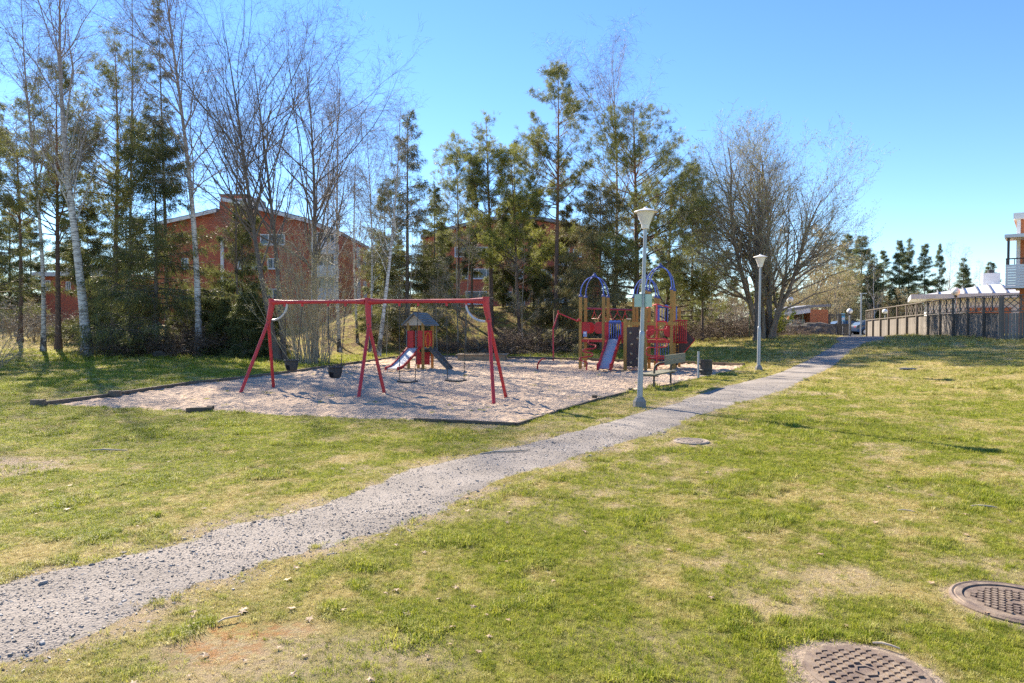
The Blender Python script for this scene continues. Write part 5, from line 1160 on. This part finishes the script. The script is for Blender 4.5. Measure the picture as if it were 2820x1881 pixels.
def slide(par, x, y0, z0, y1, w, name='slide', curve=None, s=1.0, side_h=.16, dx=0.0):
    """bed descends from (y0,z0) towards y1 (more negative)"""
    curve = curve or [(0, z0), (.06, z0 - .02), (.16, z0 * .86), (.5, z0 * .50), (.74, z0 * .27), (.86, z0 * .2), (1.0, z0 * .17)]
    pts_ = spline([(y0 + (y1 - y0) * t, z) for t, z in curve], 4)
    n = len(pts_); sl_ = link(name, None, par)
    mb = MB(); kx = lambda p: dx * (p[0] - y0) / (y1 - y0); V = [(x + kx(p) + sx * w / 2, p[0], p[1]) for p in pts_ for sx in (-1, 1)] + [(x + kx(p) + sx * w / 2, p[0], p[1] - .02) for p in pts_ for sx in (-1, 1)]
    Q = [[2 * i, 2 * i + 1, 2 * i + 3, 2 * i + 2] for i in range(n - 1)] + [[2 * n + 2 * i, 2 * n + 2 * i + 2, 2 * n + 2 * i + 3, 2 * n + 2 * i + 1] for i in range(n - 1)]
    mb.add(V, Q); b = mb.build('slide_bed', STEEL, sl_, True)
    for sx in (-1, 1):
        mb = MB(); X0, X1 = x + sx * w / 2, x + sx * (w / 2 + .05)
        V = []
        for p in pts_:
            q = kx(p); V += [(X0 + q, p[0], p[1] - .06), (X1 + q, p[0], p[1] - .06), (X1 + q, p[0], p[1] + side_h), (X0 + q, p[0], p[1] + side_h)]
        Q = [[4 * i + a, 4 * i + (a + 1) % 4, 4 * i + 4 + (a + 1) % 4, 4 * i + 4 + a] for i in range(n - 1) for a in range(4)]
        mb.add(V, Q, G=[[3, 2, 1, 0], [4 * n - 4, 4 * n - 3, 4 * n - 2, 4 * n - 1]]); mb.build('side_wall', REDP, sl_)
    for sx in (-1, 1): mb = MB(); mb.tube([(x + dx + sx * w * .42, y1 + .06, -.1), (x + dx + sx * w * .42, y1 + .06, pts_[-1][1])], .018, 6); mb.build('foot', GREYM, sl_)
    return sl_
slide(TH, -.04, -d2 - .02, .86, -2.05, .46, side_h=.05, dx=-.14)
ST = link('steps', None, TH)
for s in (-.17, .17):
    r = MB(); r.bar((w2 + .02, .28 + s, .84), (w2 + .86, .28 + s, .0), .035, .14); r.build('string_board', GREYP, ST)
for k in range(5): r = MB(); r.box((w2 + .14 + k * .155, .28, .70 - k * .155), (.14, .31, .03)); r.build('step', GREYP, ST)

# ================================================================== BIG PLAY TOWER
PT = thing('play_tower', 'large climbing frame with blue domed towers, red panels and a steel slide', 'climbing frame', on(4.3, 27.0, .0), -.33)
def L2(x, y):   # world -> local
    dx, dy = x - 4.3, y - 27.0; c, s = math.cos(.33), math.sin(.33); return (c * dx - s * dy, s * dx + c * dy)
z0 = PT.location[2]
CAPM = BLUD
def post(x, y, h, w=.105): 
    r = MB(); r.box((x, y, h / 2 - .06), (w, w, h + .12)); return r.build('post', OCH, PT)
def tower(cx, cy, s, h, dz, peak):
    cs = [(cx + a * s / 2, cy + b * s / 2) for a, b in ((-1, -1), (1, -1), (1, 1), (-1, 1))]
    for x, y in cs:
        post(x, y, h); r = MB(); r.lathe([(.075, 0), (.075, .06), (.045, .09), (.03, .13)], (x, y, h), 8); r.build('post_cap', CAPM, PT)
    for (x, y) in cs:
        pts_ = [(x + (cx - x) * (1 - math.cos(t)), y + (cy - y) * (1 - math.cos(t)), h + .1 + peak * math.sin(t)) for t in np.linspace(0, 1.53, 10)]
        r = MB(); r.tube(pts_, .02, 8); r.build('dome_arch', BLU, PT, True)
    r = MB(); r.lathe([(.02, -.04), (.1, -.02), (.1, .05), (.05, .09), (.05, .13), (.02, .15)], (cx, cy, h + .1 + peak), 8); r.build('dome_knob', BLUD, PT)
    for k in range(6):
        r = MB(); r.box((cx - s / 2 + (k + .5) * s / 6, cy, dz), (s / 6 - .01, s, .045)); r.build('deck_plank', OCH, PT)
    for (a, b) in ((0, 1), (1, 2), (2, 3), (3, 0)): r = MB(); r.bar((*cs[a], dz - .05), (*cs[b], dz - .05), .05, .1); r.build('deck_beam', REDP, PT)
    return cs
A_ = tower(-1.12, .12, .92, 2.85, 1.18, .72); C_ = tower(1.50, -.22, .95, 3.05, 1.18, .80); D_ = tower(.70, 1.71, .88, 2.85, 1.5, .72)
def panel(x, y, z, w, h, m_=REDP, rz=0, t=.03, nm='panel'): r = MB(); r.box((0, 0, 0), (w, t, h)); return r.build(nm, m_, PT, loc=(x, y, z), rz=rz)
def rounded(cx, y, cz, w, h, m_, side=1):
    a = list(np.linspace(-math.pi / 2, math.pi / 2, 9)); poly = [(-w / 2, -h / 2)] + [(w / 2 - h * .35 + h * .35 * math.cos(t), h / 2 * math.sin(t)) for t in a] + [(-w / 2, h / 2)]
    poly = [(cx + side * p[0], cz + p[1]) for p in poly]; poly = poly if side > 0 else poly[::-1]
    r = MB(); r.prism(poly, lambda p: (p[0], y - .015, p[1]), lambda p: (p[0], y + .015, p[1])); pn = r.build('panel', m_, PT)
    r = MB(); r.tube([(p[0], y, p[1]) for p in poly] + [(poly[0][0], y, poly[0][1])], .022, 6, False); r.build('panel_rim', RED, pn, True)
yA = .12 - .46
rounded(-1.12 - .26, yA, 1.64, .36, .42, REDP, 1); rounded(-1.12 + .27, yA, 1.64, .34, .42, REDP, -1)
rounded(-1.4, .12 + .46, 1.64, .36, .42, REDP, 1)
def barred(cx, cy, cz, w, h, n, rz=0, scal=True):
    g_ = link('barred_panel', None, PT, (cx, cy, cz), rz)
    for k in range(n + 1): r = MB(); r.tube([(-w / 2 + w * k / n, 0, -h / 2), (-w / 2 + w * k / n, 0, h / 2)], .016 if 0 < k < n else .024, 6); r.build('bar', BLU, g_)
    for z in (-h / 2, h / 2): r = MB(); r.box((0, 0, z), (w + .06, .045, .06)); r.build('rail', BLUD if scal else BLU, g_)
    if scal:
        for k in range(3): r = MB(); r.add(*[[(-w / 3 + w / 3 * k + .085 * math.cos(t) * 1, yy, h / 2 + .03 + .075 * math.sin(t)) for yy in (-.02, .02) for t in np.linspace(0, math.pi, 7)]], [[i, i + 1, 7 + i + 1, 7 + i] for i in range(6)], G=[list(range(7)), list(range(7, 14))[::-1]]); r.build('scallop', BLU, g_)
    return g_
# deck B between A and C with slide
r = MB(); r.box((-.15, -.05, 1.18), (1.0, .8, .045)); r.build('deck_plank', OCH, PT)
bx0 = -.52
barred(-.20, -.40, 1.52, .46, .62, 5)
panel(-.52, -.42, 1.45, .16, .82); panel(.18, -.44, 1.45, .24, .82)
slide(PT, -.22, -.45, 1.2, -2.1, .42, curve=[(0, 1.2), (.05, 1.19), (.14, 1.05), (.45, .68), (.6, .52), (.80, .24), (.9, .17), (1, .16)], side_h=.18, dx=-.08)
# climbing wall between short post and tower C
post(.24, -.62, 1.98, .12)
wl = MB(); wl.box((.64, -.66, .92), (.66, .04, 1.5)); cw = wl.build('climbing_wall', M('dark_brown_ply', (.045, .027, .026), (.075, .045, .04), 2, .6, .3, 12), PT)
hr = random.Random(3)
for k, (x, z) in enumerate([(.45, 1.45), (.72, 1.25), (.5, 1.02), (.82, .86), (.48, .66), (.70, .48), (.46, .32), (.85, .3), (.8, 1.55)]):
    r = MB(); r.lathe([(.055, -.02), (.05, .02), (.03, .045)], (0, 0, 0), 7); hb = r.build('climbing_hold', M('hold_tan', (.42, .32, .2), (.3, .22, .14), 9, .7), cw, True, loc=(x, -.70, z)); hb.rotation_euler = (math.pi / 2, 0, hr.random())
r = MB(); r.bar((.24, -.62, 1.80), (2.15, -.72, 1.80), .10, .13); r.build('top_beam', OCH, PT)
r = MB(); r.tube([(.28, -.62, 1.97), (.45, -.62, 1.97)], .03, 8); r.build('peg', M('peg_tan', (.5, .42, .3), (.4, .32, .22), 9), PT)
# tower C panels
yC = -.22 - .475
rounded(1.20, yC + .02, 1.58, .28, .44, REDP, 1); rounded(1.82, yC + .02, 1.55, .26, .46, REDP, -1)
panel(1.50 + .50, -.22, 1.5, .9, .8, rz=math.pi / 2); panel(1.50 - .50, .06, 1.5, .3, .8, rz=math.pi / 2)
# red barred bay on the right
rb = link('barred_panel', None, PT, (2.25, .15, 1.5)); 
for k in range(6): r = MB(); r.tube([(-.17 + k * .075, -.05 * k, -.42), (-.17 + k * .075, -.05 * k, .42)], .02, 6); r.build('bar', RED, rb)
for z in (-.42, .42): r = MB(); r.bar((-.2, .02, z), (.24, -.27, z), .05, .05); r.build('rail', RED, rb)
# right rear ladder posts and diamond board
post(1.97, 1.0, 2.42, .1); post(2.08, 1.28, 2.42, .1)
for k in range(9): r = MB(); r.tube([(2.05, .62, .2 + k * .14), (2.05, .70, .26 + k * .14)], .045, 6); r.build('chain_link', CHAIN, PT)
dm = [(2.1, 1.72), (2.2, 1.70), (2.70, 1.16), (2.1, .42)]
r = MB(); r.prism(dm[::-1], lambda p: (p[0], .80, p[1]), lambda p: (p[0], .84, p[1])); db_ = r.build('diamond_board', M('dark_brown_ply', (.045, .027, .026), (.075, .045, .04), 2, .6), PT)
r = MB(); r.tube([(p[0], .82, p[1]) for p in dm], .028, 6); r.build('edge_trim', RED, db_)
# upper and lower blue barred panels of rear tower
barred(1.60, .95, 2.12, .78, .66, 7); barred(1.50, .75, .72, .62, .72, 6); barred(1.14, 1.71, 2.1, .7, .7, 6, rz=math.pi / 2)
r = MB(); r.box((1.5, .3, .46), (.9, .8, .05)); r.build('low_deck', REDP, PT)
# monkey bar with hanging triangles
a = np.array([*A_[3], 2.42]); b = np.array([*D_[0], 2.36]); r = MB(); r.tube([a, b], .038, 8); r.build('overhead_beam', M('purple_red_steel', (.24, .03, .06), (.2, .025, .05), 3, .45), PT, True)
ud = (b - a) / np.linalg.norm(b - a)
for k in range(5):
    c = a + (b - a) * (.18 + .16 * k) - [0, 0, .12]; ww = np.array([.17, .05, 0]) if k % 2 else np.array([.13, -.12, 0])
    r = MB(); r.tube([c, c - ww - [0, 0, .28], c + ww - [0, 0, .28], c, c + [0, 0, .1]], .017, 6); r.build('triangle_handle', RED, PT)
# squiggle climbing pole in front of tower A
bz = [(x_ + .12, y_, z_) for x_, y_, z_ in [(-1.17, -1.55, -.1), (-1.19, -1.5, .18), (-1.2, -1.38, .32), (-1.47, -1.30, .42), (-1.48, -1.2, .5), (-1.12, -1.1, .56), (-1.08, -1.0, .66), (-1.42, -.92, .72), (-1.43, -.84, .80), (-1.06, -.72, .86), (-1.04, -.6, .96), (-1.32, -.5, 1.02), (-1.34, -.42, 1.14)]]
r = MB(); r.tube(spline(bz, 5), .028, 8); r.build('wavy_pole', RED, PT, True)
# vertical pole with S loops in front of tower C
pxx, pyy = 1.58, -1.88; zz_ = 0
pole = MB(); pole.tube([(pxx, pyy, -.2), (pxx, pyy, 2.52)], .028, 8); sp_ = pole.build('loop_climber', RED, PT, True)
pts_ = [(pxx, pyy, 1.88)]; sg = 1; z = 1.88
for k in range(5):
    pts_ += [(pxx + sg * .30, pyy, z - .015), (pxx + sg * .355, pyy, z - .09), (pxx + sg * .355, pyy, z - .22), (pxx + sg * .30, pyy, z - .29), (pxx, pyy, z - .31)]; z -= .31; sg = -sg

r = MB(); r.tube(spline(pts_, 4), .024, 8); r.build('loop_rung', RED, sp_, True)
for e in (C_[0], C_[1]): r = MB(); r.tube([(pxx, pyy, 2.5), (e[0], e[1], 2.38)], .022, 8); r.build('pole_brace', RED, PT)
# swing arm, hanging pole and foot plate on the left
q0 = np.array([*A_[0], 1.9]); el = np.array([*L2(*(P3(1537, 862, 26.6)[:2])), P3(1537, 862, 26.6)[2] - z0]); bt = np.array([*L2(*(P3(1524, 984, 25.9)[:2])), .40]); kn = np.array([*L2(*(P3(1523, 905, 26.2)[:2])), P3(1523, 905, 26.2)[2] - z0])
kk = np.array([*L2(*(P3(1590, 884, 26.8)[:2])), P3(1590, 884, 26.8)[2] - z0])
for dy in (-.05, .05): r = MB(); r.tube([el + [0, dy, 0], kk + [0, dy, 0]], .022, 8); r.build('arm_tube', RED, PT)
r = MB(); r.tube([kk, kk + (q0 - kk) * .5 + [0, 0, .07], q0], .035, 8); r.build('arm_bracket', RED, PT)
r = MB(); r.tube([el + [0, 0, .1], el, kn, bt], [.03, .03, .028, .026], 8); r.build('hanging_pole', RED, PT)
fp = np.array([*L2(*(P3(1514, 986, 25.9)[:2])), P3(1514, 986, 25.9)[2] - z0]); r = MB(); r.box(fp, (.38, .2, .05)); r.build('foot_plate', RUBR, PT)
f0 = fp - [.16, 0, .03]; fe = np.array([*L2(*(at(1480, 1018)[:2])), -.1]); r = MB(); r.tube(spline([f0, f0 - [.16, .02, .03], f0 + (fe - f0) * [.75, .5, .45], fe], 5), .03, 8); r.build('bent_leg', RED, PT, True)
# label plate
a = P3(1612, 920, 26.75); lx, ly = L2(a[0], a[1]); r = MB(); r.box((lx, ly - .05, a[2] - z0), (.14, .015, .2)); lp = r.build('notice_plate', M('plate_blue', (.22, .30, .52), (.2, .28, .5), 9, .4), PT); r = MB(); r.box((lx, ly - .062, a[2] - z0 + .045), (.1, .006, .05)); r.build('plate_print', WHITE, lp)

# ================================================================== BENCH, BIN, LAMPS
OLIVEW = M('mossy_bench_wood', (.27, .25, .17), (.17, .155, .10), 3, .85, .35, 20, sc3=(1, 8, 8), rnd=.1)
DMET = M('dark_bench_iron', (.028, .028, .026), (.045, .045, .04), 8, .5)
pa, pb = at(1801, 1072), at(1847, 1060); ang = math.atan2(pb[1] - pa[1], pb[0] - pa[0]); BN = thing('park_bench', 'weathered wooden bench with dark iron frame beside the path', 'bench', (pa[0], pa[1], pa[2]), ang)
LB = float(np.hypot(pb[0] - pa[0], pb[1] - pa[1]))
# local x along the bench, +y towards the playground (seat), back at -y
for x in (0, LB):
    r = MB(); r.tube(spline([(x, 0, -.1), (x, 0, .35), (x, -.02, .58), (x, -.12, .70), (x, -.30, .74), (x, -.36, .80)], 4), .028, 8); r.build('leg', DMET, BN, True)
    r = MB(); r.bar((x, -.12, .36), (x, .32, .36), .05, .03); r.build('seat_bracket', DMET, BN)
for k in range(3): r = MB(); r.box((LB / 2, .28 - k * .155, .405), (LB + .55, .14, .04)); r.build('seat_plank', OLIVEW, BN)
for k in range(2): r = MB(); r.box((LB / 2, -.36, .74 + k * .135), (LB + .35, .04, .125)); r.build('back_plank', OLIVEW, BN)
a = at(1923, 1045); TB = thing('litter_bin', 'black cylindrical litter bin hung on a grey steel post', 'litter bin', tuple(a))
r = MB(); r.tube([(0, 0, -.1), (0, 0, .90)], .035, 10); r.build('post', GREYM, TB, True)
r = MB(); r.lathe([(.16, .15), (.19, .17), (.195, .3), (.195, .57), (.205, .60), (.205, .63), (.18, .63), (.17, .35)], (.26, .05, 0), 20); b = r.build('bin', M('black_bin', (.022, .023, .026), (.04, .04, .044), 6, .5), TB, True)
r = MB(); r.lathe([(.20, 0), (.21, .01), (.21, .03), (.2, .04)], (.26, .05, .28), 20); r.build('bin_band', DMET, b)
r = MB(); r.bar((0, 0, .5), (.1, .02, .5), .06, .06); r.bar((0, 0, .27), (.1, .02, .27), .06, .06); r.build('bracket', DMET, TB)

CONC = M('lamp_foot_concrete', (.30, .28, .25), (.2, .185, .165), 8, .95, .4, 30)
LWH = M('lamp_shade_white', (.78, .75, .70), (.66, .63, .58), 4, .4)
def lamp(base, lean, label):
    t = thing('street_lamp', label, 'street lamp', tuple(base), 0, 'park lamps beside the path'); H = 3.80
    ax = lambda z: np.array([lean[0] * z / H, lean[1] * z / H, z])
    r = MB(); r.lathe([(.145, -.05), (.14, .12), (.09, .20), (.06, .22)], n=8); r.build('foot', CONC, t)
    r = MB(); r.tube([ax(.15), ax(1.52), ax(1.60), ax(1.63)], [.062, .058, .056, .036], 12); r.build('lower_pole', GREYM, t, True)
    r = MB(); r.tube([ax(1.60), ax(3.82)], [.042, .036], 10); r.build('upper_pole', GREYM, t, True)
    r = MB(); r.box(ax(.62) + [0, -.061, 0], (.05, .01, .2)); r.build('service_hatch', GREYM, t)
    r = MB(); r.lathe([(.035, 0), (.075, .02), (.085, .07), (.088, .09)], tuple(ax(3.78)), 16); hd = r.build('lamp_collar', LWH, t, True)
    r = MB(); r.lathe([(.085, 0), (.19, .27), (.195, .275)], tuple(ax(3.87)), 20); r.build('lamp_shade', LWH, t, True)
    r = MB(); r.lathe([(.225, 0), (.255, .005), (.25, .02), (.12, .065), (.05, .085), (.035, .11), (.01, .12)], tuple(ax(4.145)), 24); r.build('lamp_cap', LWH, t, True)
    return t
b1 = at(1761, 1120); l1 = lamp(b1, (.11, 0), 'near park lamp with two pale green boxes on its pole'); l2 = lamp(at(2089, 1021), (.03, 0), 'far park lamp on the grass left of the path')
PGR = M('pale_green_box', (.42, .55, .47), (.33, .46, .39), 5, .5)
for s in (-1, 1):
    bx_ = thing('sign_box', ('left' if s < 0 else 'right') + ' pale green box strapped to the near lamp pole', 'box', (b1[0] + .065 + s * .105, b1[1] - .02, b1[2] + 2.27 - z0 * 0), s * .35, 'pale green boxes on the lamp pole')
    r = MB(); r.box((0, 0, 0), (.155, .06, .27)); r.build('box_shell', PGR, bx_); r = MB(); r.box((0, -.033, 0), (.125, .006, .24)); r.build('front_cover', PGR, bx_); r = MB(); r.box((-s * .04, .0, .139), (.08, .03, .01)); r.build('strap', DMET, bx_)

# ================================================================== MANHOLES
IRON = M('rusty_cast_iron', (.13, .092, .072), (.27, .205, .145), 9, .85, .5, 70, lo=.42, hi=.70)
def manhole(x, y, r_, label, rot, worn=False):
    t = thing('manhole_cover', label, 'manhole cover', (x, y, gz(x, y) - .006), rot)
    if worn: mb = MB(); mb.lathe([(r_ * .97, -.06), (r_ * .97, .012), (r_ * .94, .015), (r_ * .93, .008)], n=48); mb.build('frame_ring', IRON, t)
    else: mb = MB(); mb.lathe([(r_, -.06), (r_, .022), (r_ * .955, .028), (r_ * .92, .022), (r_ * .90, .028), (r_ * .80, .027), (r_ * .79, .012)], n=48); mb.build('frame_ring', IRON, t)
    mb = MB(); q_ = .78 if not worn else .93; mb.lathe([(r_ * q_, -.03), (r_ * q_, .018), (r_ * q_ - .02, .018)], n=40); mb.build('lid', IRON, t)
    mb = MB(); n = 8; R2 = r_ * (.69 if not worn else .9); st = 2 * R2 / 12
    for i in range(-6, 7):
        for j in range(-6, 7):
            cx_, cy_ = i * st, (j + (.5 if i % 2 else 0)) * st
            if math.hypot(cx_, cy_) < R2 - st * .5 and not (abs(cx_) < st * 1.2 and abs(cy_) < st * 1.2): mb.box((cx_, cy_, .022), (st * .72, st * .72, .012), taper=.9)
    tb = mb.build('tread', IRON, t); tb['kind'] = 'stuff'
    mb = MB(); mb.lathe([(st * 1.25, .017), (st * 1.25, .026), (st * .95, .026), (st * .95, .02)], n=6); mb.build('centre_badge', IRON, t)
manhole(*LIDS[0], 'large round cast iron manhole cover cut by the right photo edge', .5)
manhole(*LIDS[1], 'round manhole cover with gritty worn treads nearest the bottom edge', .1, True)
IRON = M('dusty_cast_iron', (.34, .28, .23), (.24, .19, .15), 9, .9, .4, 70)
manhole(*LIDS[2], 'small round manhole cover in the grass beside the path', .2)
PATCH = M('crumbled_mortar', (.38, .30, .22), (.22, .16, .115), 14, 1, .9, 40, bd=.03)
lx, ly, lr = LIDS[1]; n = 40; al = np.arange(n) * 2 * np.pi / n; V = [(0, 0, .006)]
for f in (.5, 1.0):
    for a in al:
        rr_ = f * (lr * 1.0 + .10 + .12 * float(vn(math.cos(a) * 2 + 3, math.sin(a) * 2, 4)) + (.12 if math.cos(a) < -.3 else 0)); V.append((rr_ * math.cos(a), rr_ * math.sin(a), gz(lx + rr_ * math.cos(a), ly + rr_ * math.sin(a)) - gz(lx, ly) + (.012 if f < 1 else -.012)))
tag(link('mortar_patch', mk_mesh('mortar_patch', V, [np.array([[1 + i, 1 + (i + 1) % n, 0][::1] for i in range(n)]), np.array([[1 + i, n + 1 + i, n + 1 + (i + 1) % n, 1 + (i + 1) % n] for i in range(n)])], [PATCH], smooth=True), None, (lx, ly, gz(lx, ly))), kind='structure')
STK = M('dead_stick', (.55, .45, .34), (.38, .29, .21), 8, .9)
for px, py, L, rz, lb in ((2495, 1412, .14, -.5, 'short pale stick lying on the lawn above the large manhole'), (2710, 1400, .22, -.3, 'pale stick with a knob near the right edge of the lawn'), (2440, 1790, .13, -.6, 'split piece of pale wood on the worn manhole cover'), (1390, 1250, .7, .35, 'long thin pale stick on the gravel path'), (820, 1036, 1.2, .1, 'fallen branch against the left rear sand edging'), (630, 1710, .13, .7, 'dark stick on the rusty bare soil'), (300, 1245, .5, -.05, 'thin curved twig on the left lawn')):
    a = at(px, py); tk = min(1, .35 / L); r = MB(); r.tube([(-L / 2, 0, .012), (-L / 6, L * .06, .02), (L / 5, -L * .03, .022), (L / 2, L * .05, .012)], [L * .018 * tk + .002, L * .03 * tk + .002, L * .028 * tk + .002, L * .012 * tk + .002], 6); tag(r.build('stick', STK, None, True, (a[0], a[1], gz(a[0], a[1]) + .008), rz), lb, 'stick')
a = at(2500, 1017); r = MB(); r.lathe([(.25, -.05), (.25, .035), (.2, .05), (.02, .05)], n=16)
tag(r.build('drain_cover', DMET, None, False, (a[0], a[1], gz(a[0], a[1]))), 'dark round drain cover on the right lawn', 'drain cover')
